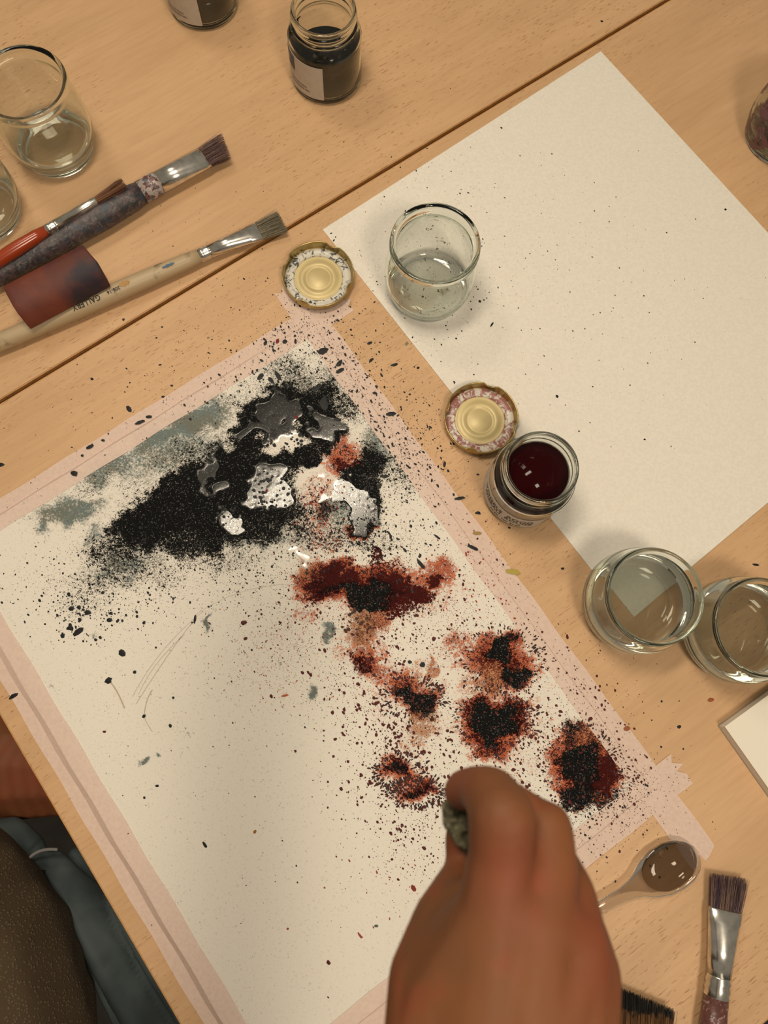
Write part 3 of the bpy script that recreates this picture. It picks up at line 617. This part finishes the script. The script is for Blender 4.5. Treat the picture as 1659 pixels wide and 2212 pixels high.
for i in range(ns_ - 1):
    for k in range(nn_ - 1):
        a = i * nn_ + k; Fs.append((a, a + 1, a + nn_ + 1, a + nn_)); Fs.append((off + a, off + a + nn_, off + a + nn_ + 1, off + a + 1))
    a = i * nn_; Fs.append((a, a + nn_, off + a + nn_, off + a)); a += nn_ - 1; Fs.append((a, off + a, off + a + nn_, a + nn_))
Fs.append(tuple([k for k in range(nn_ - 1, -1, -1)] + [off + k for k in range(nn_)]))
a = (ns_ - 1) * nn_; Fs.append(tuple([a + k for k in range(nn_)] + [off + a + k for k in range(nn_ - 1, -1, -1)]))
obj('spoon_body', V, Fs, glass('clear_plastic', (.93, .92, .90), ior=1.49), spn)
V = [(.0245, 0, .0060)]; n = 32
for rr, zq in ((.5, .0058), (.95, .0056), (.98, .0050)):
    for k in range(n):
        a = 2 * math.pi * k / n; V.append((.0245 + rr * .0232 * math.cos(a), rr * .0172 * math.sin(a), zq))
Fs = [(0, 1 + k, 1 + (k + 1) % n) for k in range(n)] + [(1 + q * n + k, 1 + (q + 1) * n + k, 1 + (q + 1) * n + (k + 1) % n, 1 + q * n + (k + 1) % n) for q in (0, 1) for k in range(n)]
obj('dirty_water', V, Fs, glass('grey_water', (.72, .69, .66), ior=1.33), spn)
# ------------------------------------------------------------------ ink drops
def drops_mesh(name, parent, recs, org):
    if not recs: return
    n = 7; N = len(recs); R_ = np.array([r[:7] for r in recs]); cols = np.array([r[7] for r in recs])
    ang = np.linspace(0, 2 * np.pi, n, endpoint=False)
    rad = R_[:, 3:4] * (1 + .15 * rng.standard_normal((N, n)))
    lx = rad * np.cos(ang) * R_[:, 4:5]; ly = rad * np.sin(ang)
    ca, sa = np.cos(R_[:, 5:6]), np.sin(R_[:, 5:6])
    V = np.zeros((N, n + 1, 3)); V[:, 0, :2] = R_[:, :2]; V[:, 1:, 0] = R_[:, 0:1] + lx * ca - ly * sa; V[:, 1:, 1] = R_[:, 1:2] + lx * sa + ly * ca
    V[:, 1:, 2] = R_[:, 2:3]; V[:, 0, 2] = R_[:, 2] + np.minimum(.0003, R_[:, 3] * .35) + .00005
    V -= np.array([org[0], org[1], org[2]])
    b = (np.arange(N) * (n + 1))[:, None]; k = np.arange(n)
    Fs = np.stack([np.broadcast_to(b, (N, n)), b + 1 + k, b + 1 + (k + 1) % n], -1).reshape(-1, 3)
    o = npobj(name, V.reshape(-1, 3), Fs, M_drop, parent); o['kind'] = 'stuff'
    at_ = o.data.color_attributes.new('col', 'FLOAT_COLOR', 'POINT')
    C_ = np.ones((N, n + 1, 4), np.float32); C_[:, :, :3] = cols[:, None, :]; at_.data.foreach_set('color', C_.ravel())
    return o
g = NT('ink_drop'); a_ = g.add('ShaderNodeAttribute', attribute_name='col'); g.P(Base_Color=a_.outputs['Color'], Roughness=.5); g.b.inputs['Specular IOR Level'].default_value = .25; M_drop = g.m
BLK = (.010, .011, .014); DRED = (.075, .006, .005); TEAL = (.07, .11, .11); ORG = (.42, .10, .05); LG = (.33, .30, .26)
def where(p):
    q = p - O; s, t_ = q.dot(e1), q.dot(e2)
    ontape = any((s0 < (p - o_).dot(dr) < s1 and -a < (p - o_).dot(nr) < b) for o_, dr, nr, s0, s1, a, b in TAPES)
    if inside(s, t_): return 'p', zz(s, t_) + (.00112 if ontape else .00015)
    if ontape: return 'p', .00112
    ins = True; Wq = [w0, w1, w2, w3]
    sg = [((Wq[(k + 1) % 4] - Wq[k]).x * (p - Wq[k]).y - (Wq[(k + 1) % 4] - Wq[k]).y * (p - Wq[k]).x) for k in range(4)]
    if all(v > 0 for v in sg) or all(v < 0 for v in sg): return 'w', .00092
    l = tloc(p)
    if l.y < -.003 and l.x > edge_x(l.y) + .002: return 'n', .00004
    if l.y > .003: return 'f', .00004
    return None, 0
REC = {'p': [], 'w': [], 'n': [], 'f': []}
def drop(x, y, rpx, el=1.0, ang=0.0, col=BLK):
    p = P(x, y); w, z = where(p)
    if w is None: return
    REC[w].append((p.x, p.y, z, rpx * .00039, el, ang + ROLL, 0, col))
def spray(n, x, y, sx, sy, ang, r0, r1, col, el=1.6, ea=-1.0, only=None):
    a = math.radians(ang); c, s = math.cos(a), math.sin(a)
    for _ in range(n):
        u, v = random.gauss(0, sx), random.gauss(0, sy); X_, Y_ = x + u * c - v * s, y + u * s + v * c
        r = (r0 + (r1 - r0) * random.random() ** 7) * .85
        drop(X_, Y_, r, 1 + random.random() * (el - 1), -math.radians(math.degrees(ea)) * -1 + random.gauss(0, .5), col)
# black spray
spray(2200, 480, 1220, 210, 55, -6, .6, 2.4, BLK); spray(900, 240, 1260, 100, 60, 0, .6, 3.2, BLK); spray(90, 165, 1325, 45, 28, 0, 1.6, 5.2, BLK, 1.4)
spray(900, 720, 800, 120, 50, 45, .7, 3.0, BLK, 2.2); spray(1100, 860, 1010, 70, 90, 30, .7, 3.0, BLK, 2.2); spray(900, 770, 1160, 100, 40, 5, .7, 3.4, BLK, 1.8)
spray(500, 600, 780, 130, 45, -30, .7, 3.2, BLK, 2.0); spray(260, 450, 800, 220, 90, -30, .8, 2.6, BLK, 1.8); spray(350, 880, 800, 110, 130, 50, .6, 2.6, BLK, 1.6)
spray(160, 700, 620, 130, 100, 20, .6, 2.2, BLK, 1.8); spray(170, 480, 500, 120, 120, 0, .5, 1.4, BLK, 1.6)
spray(420, 960, 500, 130, 100, 40, .6, 2.6, BLK, 1.8); spray(420, 1200, 620, 180, 170, 20, .6, 2.4, (.06, .055, .05), 1.3); spray(120, 1330, 640, 180, 220, 0, .5, 1.5, BLK, 1.3)
spray(140, 1080, 1240, 120, 220, -40, .6, 2.4, BLK, 1.8); spray(330, 1340, 1770, 70, 90, 40, .7, 2.6, BLK, 1.5); spray(260, 1290, 1750, 80, 22, -33, .8, 3.2, BLK, 1.5)
spray(260, 150, 1220, 90, 90, 0, .5, 1.3, TEAL, 1.3); spray(500, 350, 1480, 170, 110, 0, .5, 1.5, LG, 1.8); spray(60, 400, 1800, 200, 200, 0, .6, 2.2, BLK, 1.4)
spray(120, 300, 860, 200, 60, -30, .6, 2.0, BLK, 1.5)
# red spray
spray(900, 790, 1300, 130, 60, 5, .8, 3.6, DRED, 1.6); spray(900, 1080, 1570, 120, 110, 0, .8, 4.2, DRED, 1.6); spray(700, 860, 1640, 70, 90, 0, .9, 4.2, DRED, 1.5); spray(800, 820, 1490, 80, 70, 40, .8, 4.2, DRED, 1.6)
spray(500, 1180, 1660, 80, 70, 0, .8, 4.2, DRED, 1.6); spray(300, 900, 1800, 60, 60, 0, .8, 3.0, DRED, 1.5); spray(500, 640, 1400, 90, 60, 0, .6, 2.0, DRED, 1.5); spray(900, 640, 1420, 110, 70, 0, .5, 1.7, ORG, 1.8)
spray(500, 1000, 1360, 80, 60, 20, .7, 3.0, DRED, 1.6); spray(400, 1010, 1260, 70, 60, 0, .6, 2.6, (.30, .03, .02), 1.8); spray(300, 1250, 1540, 70, 80, 40, .7, 3.4, DRED, 1.6); spray(160, 600, 1700, 180, 180, 0, .7, 2.0, DRED, 1.6); spray(90, 860, 1900, 60, 70, 0, .8, 2.2, (.3, .06, .03), 2.0)
spray(250, 690, 1110, 40, 80, 10, .8, 3.4, (.20, .01, .01), 1.5); spray(300, 1330, 1690, 40, 60, -35, .8, 3.2, DRED, 1.5)
for k in range(260):      # grains fringing the blots
    for (bx, by, rx, ry) in ((1070, 1560, 82, 68), (1257, 1660, 80, 88), (1088, 1425, 78, 64), (890, 1508, 62, 42), (860, 1665, 50, 40), (900, 1712, 56, 32)):
        th = random.uniform(0, 2 * math.pi); rr = random.gauss(1, .16)
        drop(bx + rx * rr * math.cos(th), by + ry * rr * math.sin(th), random.uniform(.6, 2.0), random.uniform(1, 2.6), -th, (.045, .006, .005) if random.random() < .7 else BLK)
for cx_, cy_, rx, ry, n_ in ((590, 1058, 46, 46, 55), (492, 1110, 26, 26, 16), (800, 1040, 26, 26, 14), (775, 1345, 40, 30, 26), (620, 945, 50, 22, 30)):
    for _ in range(n_):
        th = random.uniform(0, 6.28); q_ = math.sqrt(random.random()); drop(cx_ + rx * q_ * math.cos(th), cy_ + ry * q_ * math.sin(th), random.uniform(1.8, 4.4), random.uniform(1, 1.25), th, BLK if cy_ < 1300 else (.06, .02, .01))
# drops one can point at: x, y, radius px, elongation, angle
for q in [(617, 740, 5, 1.3, 1), (574, 742, 4, 1.8, 1.2), (698, 760, 8, 1.7, .4), (686, 838, 6, 2, .8), (601, 813, 5, 2.2, -1), (586, 822, 5, 2.2, -1), (594, 840, 5, 1.5, 0), (563, 815, 6, 1.6, 1), (733, 787, 5, 2, 1), (735, 802, 5, 2, .7), (700, 873, 9, 1.9, -1.4), (740, 892, 4, 1.4, 0), (728, 907, 5, 1.4, 0),
          (799, 741, 3.5, 1.8, .5), (802, 778, 4, 2.2, .8), (852, 788, 4, 2.2, .3), (903, 795, 3, 1.3, 1), (810, 850, 3, 1.8, -.3), (844, 895, 5.5, 2.4, .1), (831, 913, 3, 1, 0), (840, 990, 3, 2.5, .2), (832, 1030, 5, 1.6, 0),
          (279, 884, 5, 1.7, -1), (353, 857, 3, 1.3, 0), (371, 833, 3, 1.3, 0), (346, 788, 2.5, 1.5, 0), (267, 690, 3, 1, 0), (163, 1025, 6, 1.6, -.2), (195, 966, 5, 1.8, .4), (223, 952, 3, 1.5, 0), (323, 901, 4, 2, 0), (303, 913, 4, 3.4, .5), (178, 985, 3, 1, 0), (2, 1004, 5, 1.6, 0), (199, 819, 3, 1.6, -.5), (191, 746, 3, 1.6, -.5), (338, 730, 2.2, 1.3, 0), (450, 762, 2, 1, 0),
          (1203, 857, 3, 1.5, -.6), (1036, 652, 3.4, 1, 0), (1045, 649, 2, 1, 0), (1062, 702, 2.4, 3, 1), (1390, 640, 2, 1, 0), (1566, 454, 3, 1, 0), (1500, 740, 2, 1, 0), (1392, 950, 2, 1.6, 0), (1250, 932, 2, 1, 0), (1315, 480, 1.6, 1, 0), (985, 732, 2.4, 1, 0), (1300, 46, 3.4, 1, 0),
          (960, 1003, 4, 1.6, 1.4), (993, 1077, 4, 3, .1), (1033, 1108, 4, 1.6, 0), (1215, 1228, 3, 1.3, 0), (1020, 1184, 3.6, 3.6, -.4), (1100, 1140, 2.6, 1, 0), (1632, 1220, 3, 2.6, -.1), (1429, 1515, 2.4, 1, 0), (1467, 1570, 4, 1.3, .2), (1408, 1556, 2, 1, 0), (30, 1503, 4, 2.4, .5),
          (170, 1365, 6, 2, .7), (152, 1357, 5, 1.5, 0), (137, 1374, 4.5, 1.2, 0), (237, 1340, 5, 1.3, 0), (240, 1325, 4, 1.3, 0), (265, 1410, 6, 1.3, -.8), (237, 1470, 6, 1.5, 0), (292, 1452, 3.5, 1, 0), (312, 1547, 4, 1, 0), (297, 1332, 3.4, 1, 0), (312, 1345, 3.4, 1, 0), (422, 1337, 3, 3.2, 1.4), (337, 1399, 2.4, 1, 0), (375, 1508, 3, 1, 0), (368, 1568, 3.6, 1, 0), (155, 1315, 5, 1.2, 0), (190, 1323, 5, 1.6, .3), (314, 1722, 2.6, 1, 0), (341, 1697, 2.4, 1.5, 0), (443, 1824, 3, 2.4, -1), (659, 1571, 2, 1, 0), (544, 1404, 2.2, 1, 0),
          (908, 1218, 4, 4, -.9), (874, 1188, 3, 2.2, -.9), (944, 1160, 2.6, 4, -.7), (840, 1152, 2.6, 3, -.9), (912, 1436, 6, 1, 0), (885, 1430, 4, 1, 0), (700, 1235, 3, 1, 0)]: drop(*q)
for q in [(600, 740, 4, 1.6, 1.4, (.16, .01, .01)), (640, 902, 5, 1.2, 0, (.12, .004, .006)), (551, 1796, 3, 1.5, 1, (.3, .15, .04)), (1354, 1574, 5, 1.6, .2, (.30, .09, .03)), (1536, 1512, 4, 1.8, .1, (.30, .09, .03)), (878, 743, 4, 1.2, 1, (.25, .20, .12)), (450, 730, 3, 1, 0, (.25, .22, .12)), (1108, 1236, 6, 2.6, -.1, (.42, .33, .07)), (1030, 1152, 4, 2.6, 0, (.35, .22, .07)), (638, 1622, 3, 1, 0, DRED), (531, 1379, 3.4, 1.4, 0, DRED), (527, 1345, 5, 1.3, 0, DRED), (565, 1327, 2.4, 1, 0, DRED), (228, 1580, 2.4, 1.4, 0, DRED), (710, 2078, 3, 1.5, -1, DRED), (622, 2005, 2.6, 1, 0, (.3, .05, .04)), (778, 2020, 2.6, 3, -.9, (.3, .05, .04)), (813, 2000, 3, 1.4, 0, TEAL), (893, 1918, 4, 1.6, -.9, (.2, .02, .01)), (1295, 1700, 26, 1.15, .3, (.05, .003, .004))][:-1]: drop(*q)
drops_mesh('ink_specks', Pt, REC['p'], (O.x, O.y, 0))
drops_mesh('ink_specks', blank, REC['w'], (w0.x, w0.y, 0))
for key, tb in (('n', T_near), ('f', T_far)):
    rl = []
    for r in REC[key]:
        l = tloc(Vector(r[:3])); rl.append((l.x, l.y, .75 + r[2], r[3], r[4], r[5] - jang, 0, r[7]))
    drops_mesh('ink_specks', tb, rl, (0, 0, 0))
# faint pencil-like scratches on the painting
def stroke(pts, w, col, name='ink_trail'):
    V = []; Fs = []
    for i, (x, y) in enumerate(pts):
        a = Vector(pts[max(0, i - 1)]); b = Vector(pts[min(len(pts) - 1, i + 1)]); dd = (b - a).normalized(); nr = Vector((-dd.y, dd.x)) * w
        for s in (-1, 1):
            p = P(x + nr.x * s, y + nr.y * s); _, z = where(p); V.append((p.x - O.x, p.y - O.y, z + .00005))
    Fs = [(2 * i, 2 * i + 1, 2 * i + 3, 2 * i + 2) for i in range(len(pts) - 1)]
    obj(name, V, Fs, simple('trail_ink', col, .6), Pt)
def arc(p0, p1, p2, n=14): return [((1 - s) ** 2 * p0[0] + 2 * s * (1 - s) * p1[0] + s * s * p2[0], (1 - s) ** 2 * p0[1] + 2 * s * (1 - s) * p1[1] + s * s * p2[1]) for s in [i / n for i in range(n + 1)]]
for pts, w, col in ((arc((295, 1520), (370, 1400), (420, 1340)), .7, (.55, .49, .42)), (arc((287, 1505), (340, 1400), (440, 1320)), .6, (.60, .54, .46)), (arc((300, 1500), (330, 1430), (400, 1370)), .6, (.60, .54, .46)), (arc((420, 1330), (520, 1260), (640, 1262)), .6, (.62, .56, .48)), (arc((238, 1472), (255, 1490), (270, 1530)), 1.5, (.48, .40, .28)), (arc((312, 1547), (315, 1510), (330, 1490)), .8, (.45, .40, .33)), (arc((312, 1547), (318, 1565), (330, 1580)), .8, (.5, .45, .38))): stroke(pts, w, col)
# ------------------------------------------------------------------ person
def blob(segs, vox, smooth_it, name, mat, parent, org):
    """one continuous surface grown round tapered limbs: segs of ((centre, radius), (centre, radius)[, flatten vector])"""
    bm = bmesh.new()
    for (c0, r0), (c1, r1) in segs:
        L = (c1 - c0).length; n = max(1, int(L / (min(r0, r1) * .22)))
        for i in range(n + 1):
            f = i / n; bmesh.ops.create_icosphere(bm, subdivisions=2, radius=r0 + (r1 - r0) * f, matrix=Matrix.Translation(c0 + (c1 - c0) * f - org))
    me = bpy.data.meshes.new(name); bm.to_mesh(me); bm.free()
    o = bpy.data.objects.new(name, me); COL.objects.link(o)
    r = o.modifiers.new('r', 'REMESH'); r.mode = 'VOXEL'; r.voxel_size = vox; r.use_smooth_shade = True
    s = o.modifiers.new('s', 'SMOOTH'); s.iterations = smooth_it; s.factor = .5
    dg = bpy.context.evaluated_depsgraph_get(); dg.update(); me2 = bpy.data.meshes.new_from_object(o.evaluated_get(dg))
    o.modifiers.clear(); o.data = me2; me2.materials.clear(); me2.materials.append(mat)
    me2.polygons.foreach_set('use_smooth', [True] * len(me2.polygons)); o.parent = parent
    return o
def hp(x, y, rpx, d): return (P(x, y, d=d), rpx * d / F)
g = NT('skin'); at_s = g.add('ShaderNodeAttribute', attribute_name='flush'); n1 = g.noise(g.obj(), 22, 3); n2 = g.noise(g.obj(), 260, 3)
cs = g.mix(g.ramp(n1, .35, .65), (.155, .062, .025), (.195, .072, .026)); cs = g.mix(g.math('MULTIPLY', g.ramp(g.noise(g.mapping(g.obj(), loc=(4, 1, 2)), 55, 2), .52, .70), .6), cs, (.22, .058, .026)); cs = g.mix(at_s.outputs['Fac'], cs, (.23, .052, .026))
g.P(Base_Color=cs, Roughness=.62, Subsurface_Weight=.12, Specular_IOR_Level=.3); g.b.inputs['Subsurface Radius'].default_value = (.004, .0015, .0008); g.b.inputs['Subsurface Scale'].default_value = 1.0
g.bump(n2, .12, .0006); M_skin = g.m
ped = Vector((-.42, -.30, -.30))
person = empty('person', ped, 0, 'seated person in brown knit top and dark jeans, hand pinching a grey-green scrap', 'person')
wr = hp(1080, 2420, 120, .235)
segs = []
def chain(*pts):
    for a, b in zip(pts[:-1], pts[1:]): segs.append((a, b))
mi = hp(1065, 1965, 82, .2415); mm_ = hp(1155, 1985, 84, .243); mr = hp(1235, 2035, 82, .248); ml = hp(1268, 2105, 76, .254)
ba = [hp(935, 2300, 118, .243), hp(1025, 2300, 118, .236), hp(1120, 2300, 118, .236), hp(1212, 2300, 118, .242)]
chain(ba[0], hp(960, 2150, 100, .245), mi); chain(ba[1], mi); chain(ba[2], mm_); chain(ba[3], mr); chain(ba[3], hp(1252, 2170, 90, .248), ml); chain(*ba)
chain(hp(1050, 2160, 100, .238), mi); chain(hp(1120, 2160, 100, .238), mm_); chain(hp(1190, 2160, 96, .241), mr)
chain(mi, mm_); chain(mm_, mr); chain(mr, ml); chain(hp(1100, 2080, 90, .242), hp(1200, 2100, 88, .245))
chain(mi, hp(1082, 1850, 74, .243), hp(1085, 1762, 76, .241)); chain(hp(1085, 1762, 76, .241), hp(1062, 1718, 64, .248), hp(1032, 1702, 50, .258)); chain(hp(1032, 1702, 50, .258), hp(1003, 1706, 46, .266), hp(992, 1716, 36, .270))
chain(mm_, hp(1180, 1880, 72, .250), hp(1178, 1790, 62, .256)); chain(hp(1178, 1790, 62, .256), hp(1130, 1790, 52, .280), hp(1090, 1800, 44, .295))
chain(mr, hp(1225, 1930, 64, .258), hp(1195, 1850, 50, .272)); chain(hp(1195, 1850, 50, .272), hp(1150, 1860, 46, .300))
chain(ml, hp(1250, 2010, 62, .268), hp(1215, 1950, 48, .285)); chain(hp(1215, 1950, 48, .285), hp(1170, 1950, 42, .305))
chain(hp(1105, 1735, 48, .258), hp(1150, 1762, 46, .262), hp(1165, 1800, 50, .262)); chain(hp(1130, 1820, 50, .258), hp(1120, 1900, 60, .252))
# thumb
tb_ = hp(925, 2120, 92, .252); tmc = hp(965, 1990, 76, .262); tip_ = hp(1012, 1878, 50, .285)
chain(ba[0], tb_, tmc, tip_, hp(1000, 1806, 42, .286))
chain(tb_, hp(1010, 2020, 85, .250)); chain(tmc, hp(1050, 1960, 70, .258))
# wrist, forearm, elbow, upper arm
wv = wr[0]; elb = Vector((.10, -.44, .34)); sho = Vector((-.22, -.62, .52))
chain(ba[0], (wv + Vector((-.012, 0, 0)), .019)); chain(ba[3], (wv + Vector((.012, 0, 0)), .019)); chain(ba[1], (wv, .019)); chain((wv + Vector((.012, 0, 0)), .019), ((wv + elb) / 2, .034), (elb, .042)); chain((wv + Vector((-.012, 0, 0)), .019), ((wv + elb) / 2, .034)); chain((elb, .042), (sho, .055))
# trunk, hips and bare left thigh, one body
hipc = Vector((-.62, -.52, -.26)); chest = Vector((-.48, -.66, .22))
chain((sho, .055), (chest + Vector((.08, .02, .25)), .07)); chain((chest + Vector((.08, .02, .25)), .07), (chest, .13)); chain((chest, .13), (hipc + Vector((.08, 0, .06)), .12))
kneeL = Vector((P(190, 1670, z=-.17).x, P(190, 1670, z=-.17).y, -.19))
thA = P(-330, 1640, z=-.20); chain((hipc + Vector((.08, 0, .06)), .12), (thA, .075)); chain((thA, .075), (P(160, 1640, z=-.20), .056))
body = blob(segs, .0016, 12, 'body', M_skin, person, ped)
# flushed knuckles as a real skin tone map
co = np.empty(len(body.data.vertices) * 3, np.float32); body.data.vertices.foreach_get('co', co); co = co.reshape(-1, 3) + np.array(ped)
fl = np.zeros(len(co))
for q, w in ((hp(1120, 1890, 10, .23), .016), (hp(1300, 2010, 10, .24), .016), (hp(1000, 1690, 10, .26), .012), (hp(1300, 2090, 10, .24), .014), (hp(1125, 1960, 10, .225), .012), (hp(985, 1810, 10, .28), .01), (P(60, 1690, z=-.13), None)):
    c_ = q[0] if isinstance(q, tuple) else q; w = w or .05
    fl = np.maximum(fl, np.exp(-((co - np.array(c_)) ** 2).sum(1) / w ** 2))
fa = body.data.attributes.new('flush', 'FLOAT', 'POINT'); fa.data.foreach_set('value', (fl * .6).astype(np.float32))
# thumb nail and finger nail
# jeans
g = NT('dark_denim'); n = g.noise(g.mapping(g.obj(), (500, 1600, 500), (0, 0, .7)), 1, 2); n2 = g.noise(g.obj(), 18, 3)
g.P(Base_Color=g.mix(g.ramp(n2, .35, .65), (.036, .050, .056), (.075, .098, .104)), Roughness=.85); g.bump(n, .3, .0008); M_denim = g.m
js = []
def jc(*pts):
    for a, b in zip(pts[:-1], pts[1:]): js.append((a, b))
def jp(x, y, z, r): return (P(x, y, z=z), r)
jc(jp(-260, 1900, -.22, .085), jp(-60, 1880, -.205, .055)); jc(jp(-60, 1840, -.17, .030), jp(20, 1815, -.165, .022), jp(62, 1835, -.165, .016)); jc(jp(-60, 1900, -.165, .03), jp(40, 1880, -.165, .020))
jc(jp(60, 1868, -.160, .014), jp(125, 1945, -.155, .0135), jp(205, 2075, -.155, .0145), jp(310, 2250, -.155, .019), jp(430, 2450, -.16, .03))
jc(jp(120, 1862, -.170, .011), jp(195, 1950, -.162, .012), jp(285, 2080, -.162, .0135), jp(390, 2250, -.162, .016), jp(500, 2450, -.17, .03))
jc(jp(165, 1850, -.195, .010), jp(260, 1960, -.185, .0115), jp(370, 2120, -.183, .013), jp(480, 2300, -.19, .022))
jc(jp(-260, 1900, -.22, .085), jp(-150, 2100, -.24, .08), jp(60, 2500, -.24, .08), jp(430, 2450, -.16, .03)); jc(jp(60, 2500, -.24, .08), jp(500, 2500, -.19, .04))
jeans = blob(js, .0035, 3, 'jeans', M_denim, person, ped)
for v in jeans.data.vertices:      # long folds running along the table edge
    p = v.co + ped; l = tloc(p); w = -(l.x - edge_x(l.y)) + .004 * math.sin(l.y * 17)
    f = abs(math.sin(math.pi * (w + .006) / .036)) ** .55
    if p.z > -.26 and l.y < -.34: v.co.z -= .020 * (1 - f)
# hem seam
sm = []
pts = arc((52, 1872), (70, 1830), (122, 1835), 12)
for a, b in zip(pts[:-1], pts[1:]): sm.append(((P(*a, z=-.137), .0016), (P(*b, z=-.137), .0016)))
blob(sm, .0008, 2, 'hem_stitching', simple('hem_thread', (.20, .19, .19), .8), jeans, ped)
bpy.data.objects['hem_stitching'].parent = jeans
# knit top
g = NT('brown_knit'); o_ = g.mapping(g.obj(), (1, 1, 1), (0, 0, .5)); vz = g.add('ShaderNodeTexVoronoi', Vector=g.mapping(o_, (420, 420, 240)), Scale=1.0)
dots = g.ramp(vz.outputs['Distance'], .45, .1); g.P(Base_Color=g.mix(dots, (.070, .045, .022), (.150, .108, .060)), Roughness=.9); g.bump(dots, .6, .0012)
ks = []
def kc(*pts):
    for a, b in zip(pts[:-1], pts[1:]): ks.append((a, b))
bel = P(-125, 2130, z=-.10); bu = P(-205, 2060, z=-.10); bd = P(-100, 2310, z=-.10)
kc((bu, .119), (bel, .1106), (bd, .119)); kc((bel, .110), (bel + Vector((-.10, -.08, -.05)), .12)); kc((bd, .119), (bd + Vector((-.02, -.06, .08)), .12), (chest + Vector((0, 0, -.05)), .16), (chest + Vector((.06, 0, .14)), .15)); kc((chest + Vector((.06, 0, .16)), .12), (sho, .075), (sho + (elb - sho) * .45, .064))
kc((bel + Vector((-.10, -.08, -.05)), .13), (hipc + Vector((.06, 0, .08)), .15))
blob(ks, .006, 6, 'knit_top', g.m, person, ped)
# held scrap
sc_ = P(992, 1776, d=.276)
bm = bmesh.new(); bmesh.ops.create_icosphere(bm, subdivisions=4, radius=1)
for v in bm.verts:
    n_ = 1 + .16 * math.sin(v.co.x * 5 + 1) * math.cos(v.co.y * 6) + .1 * math.sin(v.co.z * 9 + v.co.y * 4)
    v.co = v.co * n_
    f = (v.co.y + 1) / 2
    v.co = Vector((v.co.x * (.0034 + .0032 * f), v.co.y * .0092, v.co.z * .0045))
me = bpy.data.meshes.new('sponge_scrap'); bm.to_mesh(me); bm.free(); me.polygons.foreach_set('use_smooth', [True] * len(me.polygons))
me.materials.append(crusty('grey_green_sponge', [(.12, .11, .06), (.06, .055, .03), (.20, .18, .12), (.03, .03, .02)], 260, .9))
so = bpy.data.objects.new('sponge_scrap', me); COL.objects.link(so); so.location = sc_; so.rotation_euler = (0, 0, .35)
tag(so, 'small crumpled grey-green scrap pinched between index finger and thumb', 'sponge')
